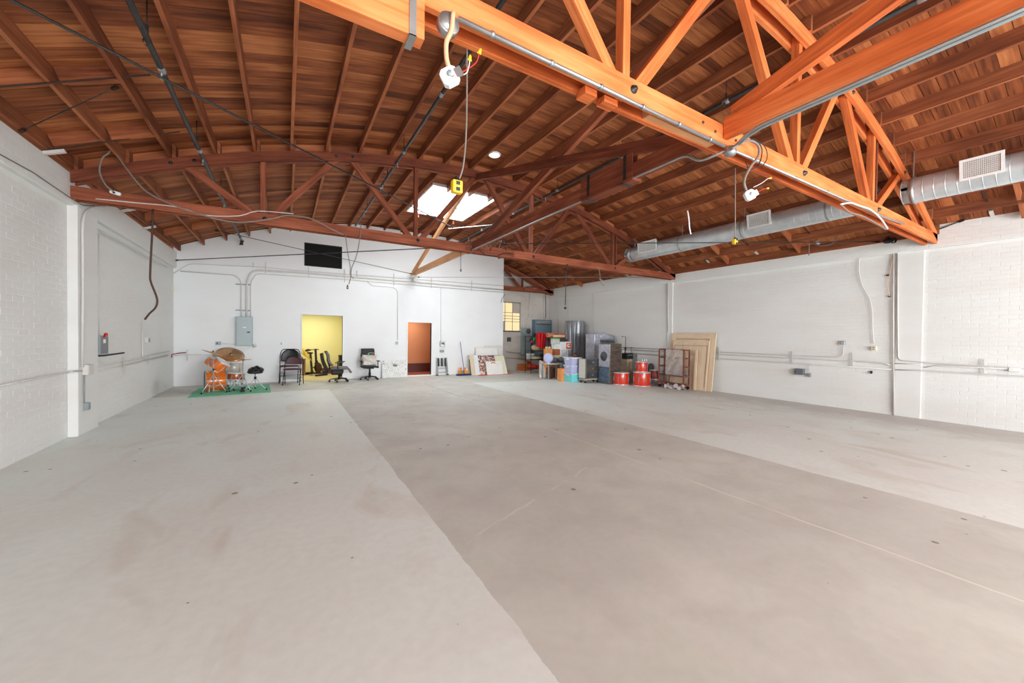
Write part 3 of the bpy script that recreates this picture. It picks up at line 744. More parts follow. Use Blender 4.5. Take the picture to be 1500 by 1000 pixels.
def whitebox(c, label, w1, w2):
    t = thing('ceiling_box', label, 'junction box', c); c = Vector(c)
    M = Matrix.Translation(c) @ Matrix.Rotation(YAW*-0.0174533, 4, 'Z') @ Matrix.Rotation(R(-28), 4, 'Y')
    q = MB(c); poly = [(-.05, -.03), (-.03, -.05), (.03, -.05), (.05, -.03), (.05, .03), (.03, .05), (-.03, .05), (-.05, .03)]
    q.prism(poly, -.02, .02, M @ Matrix.Rotation(R(90), 4, 'X')); q.build('box_body', M_WHITE, t, bevel=.003)
    q = MB(c); q.lathe(M @ Vector((.01, -.024, .005)), [(0, 0), (.018, 0), (.018, .01)], 12, (0, 1, 0)); q.build('knockout', M_GREYP, t)
    q = MB(c); q.box(.035, .075, -.022, -.012, -.035, .02, M); q.build('bracket', M_STEEL, t)
    for pts, mt, nm in ((w1, M_REDW, 'red_wire'), (w2, M_WHITE, 'white_wire')):
        q = MB(c); q.tube(spline(pts, 5), .003, 5); wr_ = q.build(nm, mt, t)
        q = MB(c); d = (Vector(pts[-1])-Vector(pts[-2])).normalized(); q.lathe(pts[-1], [(.004, -.005), (.011, 0), (.009, .02), (.004, .032), (0, .034)], 8, d)
        q.box(*(x+s*.012 for x, s in ((pts[-1].x, -1), (pts[-1].x, 1))), pts[-1].y-.002, pts[-1].y+.002, pts[-1].z-.004, pts[-1].z+.004); q.build('wire_nut', M_YELLOW, wr_)
M_REDW = plain('red_wire', (226, 60, 60), .4)
whitebox(at(659, 113, 'Y', 2.1), 'white octagonal ceiling box dangling with red and white wires', px('Y', 2.07, (662, 112), (680, 104), (697, 92), (702, 78)), px('Y', 2.07, (664, 112), (682, 108), (687, 96), (688, 88)))
whitebox(at(1098, 286, 'Y', 2.1), 'smaller looking white ceiling box dangling right of the junction box', px('Y', 2.07, (1104, 282), (1112, 280), (1118, 277), (1124, 276)), px('Y', 2.07, (1104, 274), (1116, 268), (1124, 262), (1128, 261)))
# wall-bracket under the near truss, hanging cords with yellow outlets
def cord(label, pts, oc, mat=M_CABLE, r=.006, end=M_YELLOW, w=.036, h=.085):
    t = thing('pendant_outlet', label, 'power cord', pts[0]); q = MB(pts[0]); q.tube(spline(pts, 5), r, 6); q.build('cord', mat, t)
    q = MB(pts[0]); b = len(q.v); q.lathe(Vector(oc)+Vector((0, 0, h/2)), [(.008, .03), (.012, 0)], 8, (0, 0, 1)); q.build('strain_relief', M_BLACK, t)
    q = MB(pts[0]); o = Vector(oc); q.box(o.x-w, o.x+w, o.y-w*.7, o.y+w*.7, o.z-h/2, o.z+h/2); ob = q.build('outlet_box', end, t, bevel=.008)
    for dz in (-.02, .02):
        q = MB(pts[0]); q.box(o.x-.014, o.x+.014, o.y-w*.7-.004, o.y-w*.7+.001, o.z+dz-.012, o.z+dz+.012); q.build('socket', M_BLACK if end is not M_BLACK else M_GREYP, ob)
    return t
cord('long grey cord hanging in front of skylight with yellow outlet box', px('Y', 2.427, (684, 50), (684, 110), (683, 190), (679, 240), (673, 262)), at(669, 274, 'Y', 2.44))
cord('thin cord with small yellow outlet cube in front of the duct', px('Y', 2.427, (1077, 246), (1077, 300), (1077, 348)), at(1076.5, 354, 'Y', 2.44), M_CABLE, .005, M_YELLOW, .03, .055)
cord('dark twisted cord under far truss with tiny tan plug before the back wall', px('Y', 8.17, (529, 328), (527, 350), (522, 375), (515, 393), (514, 405), (511, 416)), at(509, 421, 'Y', 8.17), M_CABLE, .009, plain('tan_plug', (206, 160, 96)), .02, .05)
run('hanging_cable', 'thin dark cable joining the twisted cord below the far truss', 'cable', px('Y', 8.17, (506, 343), (509, 368), (513, 390), (513, 402), (518, 408)), .008, M_CABLE, 6, 4)
cord('short black cord hanging below centre of far truss', px('Y', 8.17, (675, 368), (675, 385), (675, 392)), at(675, 396, 'Y', 8.17), M_BLACK, .006, M_BLACK, .018, .05)
t = thing('ball_end_rod', 'dark hanging rod ending in a black ball before the right wall corner', 'rod', at(829, 390, 'Y', 8.15)); og = t.location
q = MB(og); q.tube(px('Y', 8.15, (832, 387), (829.5, 391), (829, 420), (828, 447)), .012, 6); q.build('rod', M_IRON, t)
q = MB(og); q.ball(at(828, 451, 'Y', 8.15), .035); q.build('ball', M_BLACK, t)
run('flexible_conduit', 'short curved grey conduit dropping below right part of far truss', 'conduit', px('Y', 8.15, (871, 390), (877, 394), (879, 406), (881, 415), (885, 418)), .011, M_CABLE, 6, 4)
hw_ = run('hanging_cable', 'short white cable dangling from the roof before the duct', 'cable', px('Y', 4.0, (1007, 308), (1009, 320), (1010, 333), (1012, 343)), .012, M_WHITE, 6, 4)
q = MB(hw_.location); p_ = hw_.location; q.tube([p_, p_+Vector((0, 0, zd(p_.x)-p_.z-.1))], .003, 4); q.build('hang_wire', M_IRON, hw_)
run('hanging_cable', 'brown cable hanging from far truss in a bend by the left wall', 'cable', px('Y', 8.165, (224, 306), (223, 340), (221.5, 367), (220, 400), (221, 413), (230, 437), (228, 450), (219, 459), (212, 468)), .014, M_RUST, 6, 4)
run('loose_cable', 'long grey cable looping off a joist and strung along the far truss', 'cable', px('Y', 7.9, (166, 280), (155, 271), (146, 252), (149, 233), (158, 225), (166, 221), (187, 249), (214, 280), (254, 300), (294, 314), (347, 325.5), (400, 320), (420, 315.5), (455, 320), (487, 336), (503, 344)), .012, M_CABLE, 6, 4)
run('loose_cable', 'thin pale cable lying along left part of the far truss chord', 'cable', px('Y', 8.175, (140, 291), (200, 297), (260, 303), (300, 315), (350, 316), (378, 309), (430, 313)), .008, M_WPIPE, 6, 3)
t = thing('wall_fitting', 'white clamp fitting on left end of the far truss', 'fitting', at(168, 283, 'Y', 8.05)); og = t.location
q = MB(og); q.bar(at(161, 280, 'Y', 8.05), at(177, 285, 'Y', 8.05), .05, .05); q.build('clamp_body', M_WHITE, t, bevel=.01)
q = MB(og); q.box(og.x-.012, og.x+.012, og.y-.04, og.y+.0, og.z-.012, og.z+.012); q.build('clamp_bolt', M_IRON, t)
# cable coils wound round the far truss chord
for i, (cx, rx) in enumerate(((690, 8), (700, 9), (712, 9), (722, 10), (734, 8), (742, 9))):
    c = at(cx, 361, 'Y', 8.17); pts = []
    for k in range(14):
        a = 2*math.pi*k/14; pts.append(Vector((c.x+.05*math.sin(a*2+i)+rx*.004*math.cos(a), 8.28+.16*math.cos(a), c.z+.01*i % .03+.15*math.sin(a))))
    q = MB(c); q.tube(pts, .009, 5, True)
    tag(q.build('cable_coil', M_BLACK if i % 2 else M_CABLE), ['leftmost', 'second from left', 'third from left', 'third from right', 'second from right', 'rightmost'][i]+' of the cable coils wound round the far truss chord', 'cable', 'cable coils on far truss')
run('loose_cable', 'black cable sagging below the cable coils of the far truss', 'cable', px('Y', 8.1, (703, 366), (712, 373), (728, 375), (738, 371), (752, 372)), .01, M_BLACK, 6, 4)
run('loose_cable', 'white cable loop tied to right part of near truss', 'cable', px('Y', 2.16, (1232, 299), (1246, 297), (1258, 301), (1275, 307), (1290, 320), (1300, 335)), .013, M_WPIPE, 6, 4)
run('loose_cable', 'grey cable below the white loop on right part of near truss', 'cable', px('Y', 2.17, (1232, 300), (1245, 311), (1262, 316), (1280, 325), (1298, 336)), .011, M_CABLE, 6, 4)
# camera / speaker lump at near truss right end
c = at(1300, 352, 'X', XR-.2); t = thing('security_camera', 'small black security camera under right end of near truss', 'camera', c)
q = MB(c); q.lathe(c+Vector((.06, .05, .0)), [(0, 0), (.05, 0), (.055, .03), (.055, .10), (.045, .14), (0, .14)], 12, (-.5, -.8, -.1)); q.build('camera_body', M_BLACK, t)
q = MB(c); q.lathe(c+Vector((-.01, -.08, -.02)), [(.05, 0), (.062, .01), (.062, .04), (.05, .04)], 12, (-.5, -.8, -.1)); q.build('lens_hood', M_BLACK, t)
q = MB(c); q.box(c.x+.05, c.x+.12, c.y-.02, c.y+.04, c.z, c.z+.09); q.build('mount', M_BLACK, t)
run('hanging_cable', 'dark cable looping below the roof edge before the right wall', 'cable', px('X', 10.9, (1230, 318), (1229, 340), (1222, 355), (1205, 360), (1187, 357), (1185, 366), (1185, 374)), .012, M_CABLE, 6, 4)

# ================================================================ WALL SERVICES
ZW = XR-.045
def rw(*pp): return px('X', ZW, *pp)
def lwp(*pp): return px('X', XL+.03, *pp)
def bw(*pp): return px('Y', YB-.03, *pp)
def bar_strap(label, pts, w=.02): 
    a, b = pts; q = MB(a); q.bar(a, b, .03, .02, (0, 1, 0) if abs(a.x-ZW) > .5 and a.y > 14 else (1, 0, 0)); return q
def strut(ptsf, p, lab, grp):
    a, b = ptsf(*p); t = thing('wall_strut', lab, 'strut', a, group=grp); q = MB(a); q.bar(a, b, .022, .016, (1, 0, 0)); q.build('strut_channel', M_STRUT, t)
M_STRUT = plain('painted_strut', (190, 190, 186), .5)
def LN(f, a, b):  # straight run on a wall, its far end levelled with the near end height
    p, q_ = f(a, b); return p, q_
conduit('topmost of the long conduits along the right wall', rw((905, 508), (1160, 520.5), (1229, 523), (1235, 520), (1235, 506)), .010)
conduit('second long conduit along the right wall kinked at the pilaster', rw((905, 511), (1150, 524), (1290, 530.5), (1304, 534.5)), .012)
conduit('lower long conduit along the right wall left of pilaster', rw((905, 516), (1150, 530.7), (1306, 541)), .012)
conduit('lower long conduit along the right wall right of pilaster', rw((1312, 541.5), (1353, 542.5), (1500, 551), (1620, 557)), .012)
conduit('vertical conduit down the left edge of the right wall pilaster', rw((1309, 362), (1308.5, 460), (1309.5, 604)), .013, M_WPIPE, 0)
conduit('vertical conduit on the pilaster turning right above the lower lines', rw((1315, 366), (1315, 460), (1315.7, 527), (1364, 531.5), (1500, 540), (1620, 547)), .012)
conduit('straight short conduit crossing the right pilaster', rw((1310, 532), (1352, 533.7)), .010)
conduit('offset conduit from pilaster to the white box at right', rw((1353, 538), (1373, 535.2), (1480, 540.3)), .011)
conduit('white vertical conduit at the seam of right wall near its middle', rw((978, 415), (979, 486)), .014)
conduit('thin vertical conduit on the far part of right wall', rw((869, 430), (870, 486)), .012)
conduit('thin conduit dropping beside the electrical panels near the far corner', rw((815, 428), (817.5, 436), (817, 500)), .012)
conduit('short conduit behind the tall wrapped roll', rw((832, 440), (833.5, 447), (834, 470)), .010)
for i, (a, b) in enumerate((((1160, 514), (1160, 533)), ((1248, 516), (1248, 537)), ((1440, 526), (1440, 549)), ((1053, 508), (1053, 528)))):
    strut(rw, (a, b), ['vertical strut holding conduits above the grey wall box', 'vertical strut holding conduits right of the four-socket outlet', 'vertical strut holding conduits right of the pilaster', 'vertical strut holding conduits beside the plywood panel'][i], None)
def wbox(name, label, cat, c, axis, w, h, dp, mat, door=None, knobs=(), bevel=.004):
    """box on a wall: axis gives the side it faces ('-X','+X','-Y')"""
    t = thing(name, label, cat, c); c = Vector(c)
    def bb(q, a, b, c_, d_, e_, f_):   # a..b across, c..d out from the wall, e..f up
        if axis == '-Y': q.box(c.x+a, c.x+b, c.y-d_, c.y-c_, c.z+e_, c.z+f_)
        elif axis == '-X': q.box(c.x-d_, c.x-c_, c.y+a, c.y+b, c.z+e_, c.z+f_)
        else: q.box(c.x+c_, c.x+d_, c.y+a, c.y+b, c.z+e_, c.z+f_)
    q = MB(c); bb(q, -w/2, w/2, 0, dp, -h/2, h/2); q.build('box_body', mat, t, bevel=bevel)
    q = MB(c); m_ = min(w, h)*.06; bb(q, -w/2+m_, w/2-m_, dp, dp+.008, -h/2+m_, h/2-m_); dr = q.build('cover', door or mat, t, bevel=.002)
    for (a, b, e_, f_, o_, mt, nm) in knobs:
        q = MB(c); bb(q, a*w, b*w, dp+.005, dp+.008+o_, e_*h, f_*h); q.build(nm, mt, dr)
    return t
skt = [(-.32, -.08, .08, .34, .004, M_BLACK, 'socket'), (.08, .32, .08, .34, .004, M_BLACK, 'socket'), (-.32, -.08, -.34, -.08, .004, M_BLACK, 'socket'), (.08, .32, -.34, -.08, .004, M_BLACK, 'socket')]
sk2 = [(-.2, .2, .08, .34, .004, M_GREYP, 'socket'), (-.2, .2, -.34, -.08, .004, M_GREYP, 'socket')]
wbox('outlet_box', 'four-socket outlet box above the conduits of right wall', 'outlet', at(1235, 502, 'X', XR), '-X', .10, .10, .05, M_GREYP, M_WHITE, skt)
wbox('outlet_box', 'cream outlet box at the end of the looping white cord', 'outlet', at(1281, 510, 'X', XR), '-X', .09, .09, .05, M_CREAM, None, sk2)
wbox('transformer_box', 'dark grey box low on the right wall', 'electrical box', at(1173, 544, 'X', XR), '-X', .19, .15, .12, plain('slate_grey', (104, 108, 116)), None, [(.3, .4, -.1, .1, .01, M_BLACK, 'latch')])
wbox('outlet_box', 'small pale box beside the dark grey box on right wall', 'outlet', at(1186, 549, 'X', XR), '-X', .08, .09, .05, M_GREYP, None, sk2)
wbox('outlet_box', 'white surface box on conduits at the right frame edge', 'outlet', at(1487, 541, 'X', XR), '-X', .13, .075, .06, M_WHITE, None, [(.1, .3, -.2, .2, .003, M_CREAM, 'socket')])
wbox('wall_hook', 'small black fitting under conduits left of right pilaster', 'hook', at(1277, 545, 'X', XR), '-X', .03, .06, .04, M_BLACK)
wbox('wall_hook', 'tiny black fitting high on the right wall by the truss end', 'hook', at(1301, 403, 'X', XR), '-X', .05, .03, .03, M_BLACK)
wbox('wall_hook', 'small round black knob on the right wall below truss end', 'hook', at(1303, 434, 'X', XR), '-X', .03, .03, .03, M_BLACK)
conduit('conduit stub between the dark grey box and the line above it', rw((1186, 534), (1186, 545)), .008)
run('wall_cable', 'white cable looping down the right wall to the cream outlet', 'cable', rw((1288, 346), (1264, 360), (1260, 375), (1258, 395), (1263, 418), (1274, 438), (1278, 460), (1278, 480), (1280, 503)), .010, M_WPIPE, 6, 4)
run('wall_cable', 'thin stained cable beside the right pilaster', 'cable', rw((1309, 362), (1306, 385), (1303, 403), (1300, 415), (1303, 434)), .006, M_TAN, 6, 4)
# left wall
conduit('vertical conduit on the left pilaster bending up to the far truss', px('X', XL+.14, (120.5, 538), (121.5, 420), (121, 330), (124, 311), (136, 303), (153, 302)), .018, M_WPIPE, .12)
conduit('vertical conduit down to the grey switch with red handle', px('X', XL+.10, (137, 494), (131, 481), (131.5, 345), (137, 332), (218, 376), (245, 391)), .014)
conduit('thin vertical conduit right of the grey switch', lwp((144.5, 520), (144, 342)), .012)
conduit('conduit from junction box down to the low outlet on the left wall', px('X', XL+.135, (123.5, 549), (123.5, 590)), .009, M_GREYP)
conduit('long low conduit on the near part of left wall', lwp((-90, 584), (60, 552), (97, 545.5))+px('X', XL+.14, (104, 544), (119, 543)), .014)
conduit('upper low conduit on the far part of left wall', lwp((131, 539.5), (180, 529), (206, 525), (214, 521), (248, 514)), .010)
conduit('lower low conduit on the far part of left wall', lwp((131, 546), (180, 535), (246, 520.5)), .010)
conduit('thin vertical conduit with plug outlet on far part of left wall', lwp((208.5, 470), (208.5, 522), (213, 526.5), (246, 519.5)), .011)
conduit('thin cable line under the bond beam of left wall', px('X', XL+.09, (-60, 195), (0, 226), (48, 252), (105, 291), (122, 301), (153, 301.5)), .007, M_CABLE, .05)
wbox('junction_box', 'square junction box on the low conduit of left wall', 'junction box', at(125, 541, 'X', XL+.115), '+X', .20, .16, .06, M_WPIPE)
wbox('outlet_box', 'grey outlet low on the left wall below the junction box', 'outlet', at(123.5, 595, 'X', XL+.115), '+X', .09, .12, .05, M_GREYP, None, sk2)
t = wbox('safety_switch', 'grey safety switch with red handle on the left wall', 'switch', at(137, 505, 'X', XL), '+X', .34, .32, .13, M_GREYP, plain('switch_grey', (126, 128, 130)), [(-.2, .1, .1, .3, .002, M_WHITE, 'nameplate')])
q = MB(at(137, 505, 'X', XL)); c = at(145, 500, 'X', XL+.1); q.cyl(c, c+Vector((.05, .12, .12)), .016, 8); q.ball(c+Vector((.05, .12, .12)), .028); o = q.build('lever', M_RED, t)
c = at(144, 521, 'X', XL+.05); run('hook_bar', 'black hook sticking out of the left wall below the switch', 'hook', [c, c+Vector((.05, .05, .0)), c+Vector((.2, .45, .03))], .016, M_BLACK)
wbox('outlet_box', 'white plug outlet on the far part of left wall', 'outlet', at(213, 498, 'X', XL), '+X', .07, .13, .05, M_WPIPE, None, [(-.3, .3, -.35, .35, .02, M_GREYP, 'plug')])
wbox('outlet_box', 'small tan plate on the left wall high by the back corner', 'outlet', at(252, 423, 'X', XL), '+X', .07, .1, .03, M_CREAM)
c = at(252, 519, 'X', XL+.02); run('red_hook', 'small dark red bracket in the back left corner', 'hook', [c+Vector((0, -.05, -.08)), c, c+Vector((.12, .05, .03)), c+Vector((.3, .05, .05))], .014, plain('dark_red', (150, 40, 36)))
for i, a in enumerate(((134, 529, 558), (182, 520, 546), (217, 522, 534))):
    strut(lwp, ((a[0], a[1]), (a[0], a[2])), ['white strut right of the junction box on the left wall', 'white strut midway along the far left wall', 'white strut near the end of the far left wall'][i], None)
# back wall
conduit('thick white conduit rising from the grey panel and running right', bw((361, 466), (361.5, 412), (369, 395.3), (436, 399), (640, 415.5), (737, 424.5)), .030, M_WPIPE, .22, 0, 10)
conduit('thinner white conduit rising left of the thick one and turning left', bw((353.5, 466), (353.5, 411), (345, 403), (264, 397)), .017, M_WPIPE, .14)
conduit('thin white conduit curving right inside the thick bend', bw((367, 466), (367, 414), (375, 400.5), (500, 408.5), (737, 428)), .014, M_WPIPE, .12)
conduit('thin top conduit right across the back wall from the left corner', bw((251, 402), (278, 386), (385, 391), (430, 395.5), (640, 411), (737, 418.5)), .012, M_WPIPE, .1)
conduit('short conduit stepping down to the light switch by the orange doorway', bw((538, 412), (545, 418), (577, 420.5), (582.5, 426), (582.5, 498)), .009, M_WPIPE, .08)
conduit('thin pipe dropping to the wall box right of the orange doorway', bw((646, 421), (646, 500)), .009, M_WPIPE, 0)
conduit('short conduit linking outlet and grey panel on the back wall', bw((326, 503), (347, 504.5)), .009)
conduit('low conduit on the back wall behind the drum kit', bw((252, 521), (275, 519), (318, 520)), .011)
conduit('conduit dropping to an outlet at far left of back wall', bw((274, 512), (274, 528)), .010)
conduit('vertical pipe in the back left corner', bw((250.5, 403), (250, 500)), .011, M_WPIPE, 0)
labs = ['left of the black vent', 'below left edge of the vent', 'below right edge of the vent', 'right of the vent', 'above the light switch drop', 'above the orange doorway', 'near the partition end', 'over the bend above the grey panel']
for i, (x, ya, yb) in enumerate(((389, 384, 400), (452, 391, 407), (505, 394, 413), (523, 396, 405), (577, 400, 418), (632, 407, 422), (691, 411, 426), (371, 384, 392))):
    strut(bw, ((x, ya), (x, yb)), 'small strut holding back wall conduits '+labs[i], None)
for i, (y_p,) in enumerate(((416,), (454,))):
    a, b = bw((345, y_p), (367, y_p+1)); t = thing('wall_strut', ['upper', 'lower'][i]+' crosswise strut behind the risers above the grey panel', 'strut', a); q = MB(a); q.bar(a, b, .02, .035, (0, 0, 1)); q.build('strut_channel', M_GREYP, t)
wbox('breaker_panel', 'tall grey breaker panel on the back wall left of yellow doorway', 'breaker panel', (-1.09, YB, 1.65), '-Y', .43, .92, .15, M_PANEL, plain('panel_cover', (160, 172, 174), .4, .1, .03), [(.16, .34, -.05, -.01, .012, M_BLACK, 'latch'), (-.1, .12, .12, .14, .003, M_WHITE, 'nameplate')])
wbox('outlet_box', 'grey outlet box left of the breaker panel', 'outlet', at(320, 502.5, 'Y', YB), '-Y', .13, .1, .05, M_GREYP, M_PANEL, [(-.3, -.05, -.2, .2, .003, M_BLACK, 'socket')])
jbox('round box at the lower right corner of breaker panel', at(373, 506, 'Y', YB-.03), .06, .05, (0, 1, 0), M_WPIPE)
wbox('outlet_box', 'faint white plate above the folding chairs', 'outlet', at(412, 503, 'Y', YB), '-Y', .12, .09, .012, M_WHITE, None, sk2)
wbox('light_switch', 'light switch box left of the orange doorway', 'switch', at(581, 502, 'Y', YB), '-Y', .10, .11, .05, M_WHITE, M_GREYP, [(-.1, .1, -.2, .2, .008, M_WHITE, 'toggle')])
wbox('control_box', 'grey control box with dark knobs right of the orange doorway', 'control box', at(647.5, 503.5, 'Y', YB), '-Y', .20, .21, .08, M_GREYP, M_WHITE, [(-.3, -.1, -.1, .3, .012, M_BLACK, 'button'), (.0, .2, -.1, .3, .012, M_BLACK, 'button'), (.25, .38, -.3, .3, .01, M_GREYP, 'button')])
wbox('control_box', 'flat grey box mounted under the control box', 'control box', at(647, 514, 'Y', YB), '-Y', .17, .09, .05, M_GREYP)
# wall washer lamp at the beam end
c = at(607, 404, 'Y', 14.3); t = thing('track_fitting', 'pale metal beam shoe with lamp at the end of the ridge beam', 'fitting', c)
q = MB(c); q.box(c.x-.09, c.x+.09, c.y-.05, c.y+.3, c.z-.05, c.z+.02); q.build('shoe_plate', M_WPIPE, t, bevel=.006)
q = MB(c); q.lathe(c+Vector((.02, 0, -.2)), [(0, 0), (.05, 0), (.06, .06), (.03, .1), (.03, .16)], 12); q.build('lamp_cup', M_WHITE, t)
for s in (-1, 1):
    q = MB(c); q.bar(c+Vector((s*.08, 0, -.02)), c+Vector((s*.26, -.02, .02 if s > 0 else -.08)), .06, .02); q.build('wing_plate', M_WPIPE, t)
# recess: panels, pipes and small box
wbox('meter_panel', 'narrow grey-green meter panel in the recess left of big panel', 'meter panel', (9.87, YE, 1.37), '-Y', .46, 1.28, .2, M_PANEL, None, [(-.4, .4, -.48, -.44, .01, M_GREYP, 'rim')])
c = Vector((9.9, YE-.22, 1.85)); q = MB(c); q.lathe(c, [(0, 0), (.10, 0), (.11, .03), (.11, .08)], 20, (0, -1, 0)); tg = tag(q.build('electric_meter', M_STEEL), 'round glass electric meter on the narrow grey-green panel', 'meter')
q = MB(c); q.lathe(c+Vector((0, -.08, 0)), [(.09, 0), (.085, .03), (.06, .05), (0, .055)], 20, (0, -1, 0)); q.build('meter_glass', plain('meter_glass', (70, 74, 78), .1), tg)
q = MB(c); q.lathe(c+Vector((0, -.075, 0)), [(.09, 0), (.112, 0), (.112, .02), (.09, .02)], 20, (0, -1, 0)); q.build('seal_ring', M_RUST, tg)
wbox('main_panel', 'large blue-grey main switchboard cabinet behind the red jacket', 'switchboard', (10.76, YE, 1.55), '-Y', .98, 1.72, .3, M_BLUEP, plain('switchboard_cover', (122, 146, 158), .4, .2, .1), [(-.45, .45, .36, .375, .015, M_IRON, 'rail'), (-.45, .45, .10, .115, .015, M_IRON, 'rail'), (-.4, .4, .40, .47, .01, M_STEEL, 'upper_plate')])
def yw(*pp): return px('Y', YE-.04, *pp)
conduit('pale pipe bending down to the narrow meter panel', yw((776, 428), (776, 464), (767, 473), (766, 482)), .032, M_WPIPE, .12, 0, 8)
conduit('straight pale pipe down to the large switchboard', yw((797, 430), (797.5, 468)), .035, M_WPIPE, 0, 0, 8)
conduit('dark thin pipe beside the switchboard riser', yw((799.5, 430), (799.5, 466)), .015, M_CABLE, 0)
wbox('switch_box', 'small dark box on the recess wall below the lit window', 'electrical box', at(745, 497, 'Y', YE), '-Y', .18, .2, .08, plain('dark_green_grey', (72, 82, 80)))
conduit('low conduit on the recess wall beneath the window', yw((741, 515), (758, 517), (766, 516)), .014, M_CABLE)
conduit('lowest conduit on the recess wall above the orange crate', yw((741, 524), (764, 525), (778, 530)), .014, M_CABLE)
c = at(739, 452, 'Y', YB-.06); run('wall_cable', 'short dark cable end on the corner of the partition', 'cable', px('Y', YB-.05, (740, 431), (735, 438), (734, 443)), .01, M_CABLE, 6, 4)
# ================================================================ THINGS ON THE FLOOR
def fp(x, y): return at(x, y, 'Z', 0)
def mpp(P): return (Vector(P)-O).dot(FWD)/FPX             # metres per photo pixel at P
def corner_box(x, y, pl, pr, pt, z0=0):
    """axis-aligned box: near corner seen at x,y; faces run to columns pl (back) and pr (right); top at row pt"""
    P = at(x, y, 'Z', z0); y1 = at(pl, y, 'X', P.x).y; x1 = at(pr, y, 'Y', P.y).x
    h = at(x, pt, 'X', P.x).z if abs(x-415) > 40 else at(x, pt, 'Y', P.y).z
    return P.x, x1, P.y, y1, z0, h
BXY = {}
M_DKRUB = plain('black_rubber', (28, 28, 30), .7)
M_ORNG = plain('orange_drum_lacquer', (232, 116, 26), .22, 0, .14, 3, coat=.6)
M_REDL = plain('red_drum_lacquer', (214, 52, 24), .25, 0, .1, 3, coat=.5)
M_HEAD = plain('white_drumhead', (232, 228, 220), .4)
M_BRONZE = plain('cymbal_bronze', (196, 150, 106), .3, .7, .15, 20)
M_MAT = plain('green_rubber_mat', (110, 190, 150), .75, 0, .1, 6)
M_NAVY = plain('navy_plastic', (36, 52, 110), .5)

# ---- drum kit on its green mat
q = MB((0, 0, 0)); P4 = [fp(274, 583), fp(397, 574.8), fp(394.5, 562.5), fp(291, 568.5)]
c = sum(P4, Vector())/4; q = MB(c); n = 4
q.v = [p+Vector((0, 0, z)) for z in (.001, .012) for p in P4]; q.f = [[3, 2, 1, 0], [4, 5, 6, 7]]+[[k, (k+1) % 4, 4+(k+1) % 4, 4+k] for k in range(4)]; q.uv = [[(0, 0)]*4]*6; q.sm = [False]*6
tag(q.build('floor_mat', M_MAT), 'green rubber mat on the floor under the orange drum kit', 'mat')
ZM = .012
def mp(x, y): return at(x, y, 'Z', ZM)
UZ = Vector((0, 0, 1))
def vdir(x):
    d = ray(x, 500); f = Vector((d.x, d.y, 0)).normalized(); return f, f.cross(UZ)
FV, RV = vdir(335)
def onray(x, y, P):
    """point seen at x,y at the same horizontal distance as P"""
    d = ray(x, y); return O+d*(math.hypot(P.x, P.y)/math.hypot(d.x, d.y))
def drum(name, label, c, ax, r, L, shell, lugs=6, heads=(M_HEAD, M_HEAD), group=None, hoopm=None, legs=0):
    t = thing(name, label, 'drum', c, group=group); c = Vector(c); ax = Vector(ax).normalized(); b = c-ax*L/2
    q = MB(c); q.lathe(b, [(r-.004, .008), (r, .02), (r, L-.02), (r-.004, L-.008)], 24, ax); q.build('shell', shell, t)
    for s, h, hm in ((-1, 0, heads[0]), (1, L, heads[1])):
        q = MB(c); q.lathe(b, [(0, h+s*.004), (r*.985, h+s*.004), (r*.985, h-s*.01)], 24, ax, False); q.build('drumhead', hm, t)
        q = MB(c); q.lathe(b, [(r*.985, h-s*.012), (r+.014, h-s*.012), (r+.014, h+s*.012), (r*.985, h+s*.012), (r*.985, h-s*.012)], 24, ax); q.build('hoop', hoopm or M_CHROME, t)
    a = ax.orthogonal().normalized(); bb = ax.cross(a)
    for k in range(lugs):
        th = 2*math.pi*(k+.5)/lugs; d = a*math.cos(th)+bb*math.sin(th); q = MB(c)
        q.cyl(b+d*(r+.012), b+d*(r+.012)+ax*L, .004, 6); q.cyl(b+d*(r+.008)+ax*L*.32, b+d*(r+.008)+ax*L*.68, .012, 6); q.build('lug', M_CHROME, t)
    if legs:
        for s in (-1, 1):
            q = MB(c); d = ax.cross(UZ).normalized()*s; p0 = c+d*r*.8-ax*L*.3; p1 = Vector((c.x, c.y, ZM))+d*(r+.12)-ax*(L*.3+.03); q.tube([p0, Vector((p1.x, p1.y, ZM+.008))], .008, 6); q.build('spur', M_CHROME, t)
    return t
def tripod(t, og, base, z_hub, h_foot, spread, a0=0, mat=None, r=.009, foot=True):
    mat = mat or M_CHROME
    for k in range(3):
        th = a0+2*math.pi*k/3; d = Vector((math.cos(th), math.sin(th), 0)); f = base+d*spread
        q = MB(og); q.tube([base+UZ*(z_hub+.12), base+d*spread*.55+UZ*(z_hub*.62), f+UZ*.02], r, 6); q.tube([base+UZ*(z_hub*.35), base+d*spread*.5+UZ*(z_hub*.62)], r*.7, 5)
        lg = q.build('tripod_leg', mat, t)
        q = MB(og); q.lathe(f, [(0, 0), (.02, 0), (.022, .02), (.012, .045), (0, .045)], 8); q.build('rubber_foot', M_DKRUB, lg)
kb = mp(315, 574); bd = kb+FV*.28; s = mpp(bd)
drum('bass_drum', 'large orange bass drum lying on its side on the green mat', bd+UZ*.275, RV+FV*.10, .27, .44, M_ORNG, 8, (M_BLACK, M_HEAD), None, M_GREYP, 1)
tc = onray(321, 535, bd)
drum('mounted_tom', 'orange tom drum with white head tilted above the bass drum', tc, RV*.66+UZ*.72-FV*.16, .185, .27, M_ORNG, 6)
drum('rear_tom', 'partly hidden orange tom drum at left behind the bass drum', onray(311, 531, bd+FV*.3), RV*.5+UZ*.8, .15, .22, M_ORNG, 6)
sn = mp(346, 572)+FV*.30
t = drum('snare_drum', 'shallow orange-brown snare drum low behind the hi-hat stand', sn+UZ*.37, UZ+RV*.08, .20, .17, plain('amber_lacquer', (176, 74, 24), .22, 0, .2, 4, coat=.6), 8)
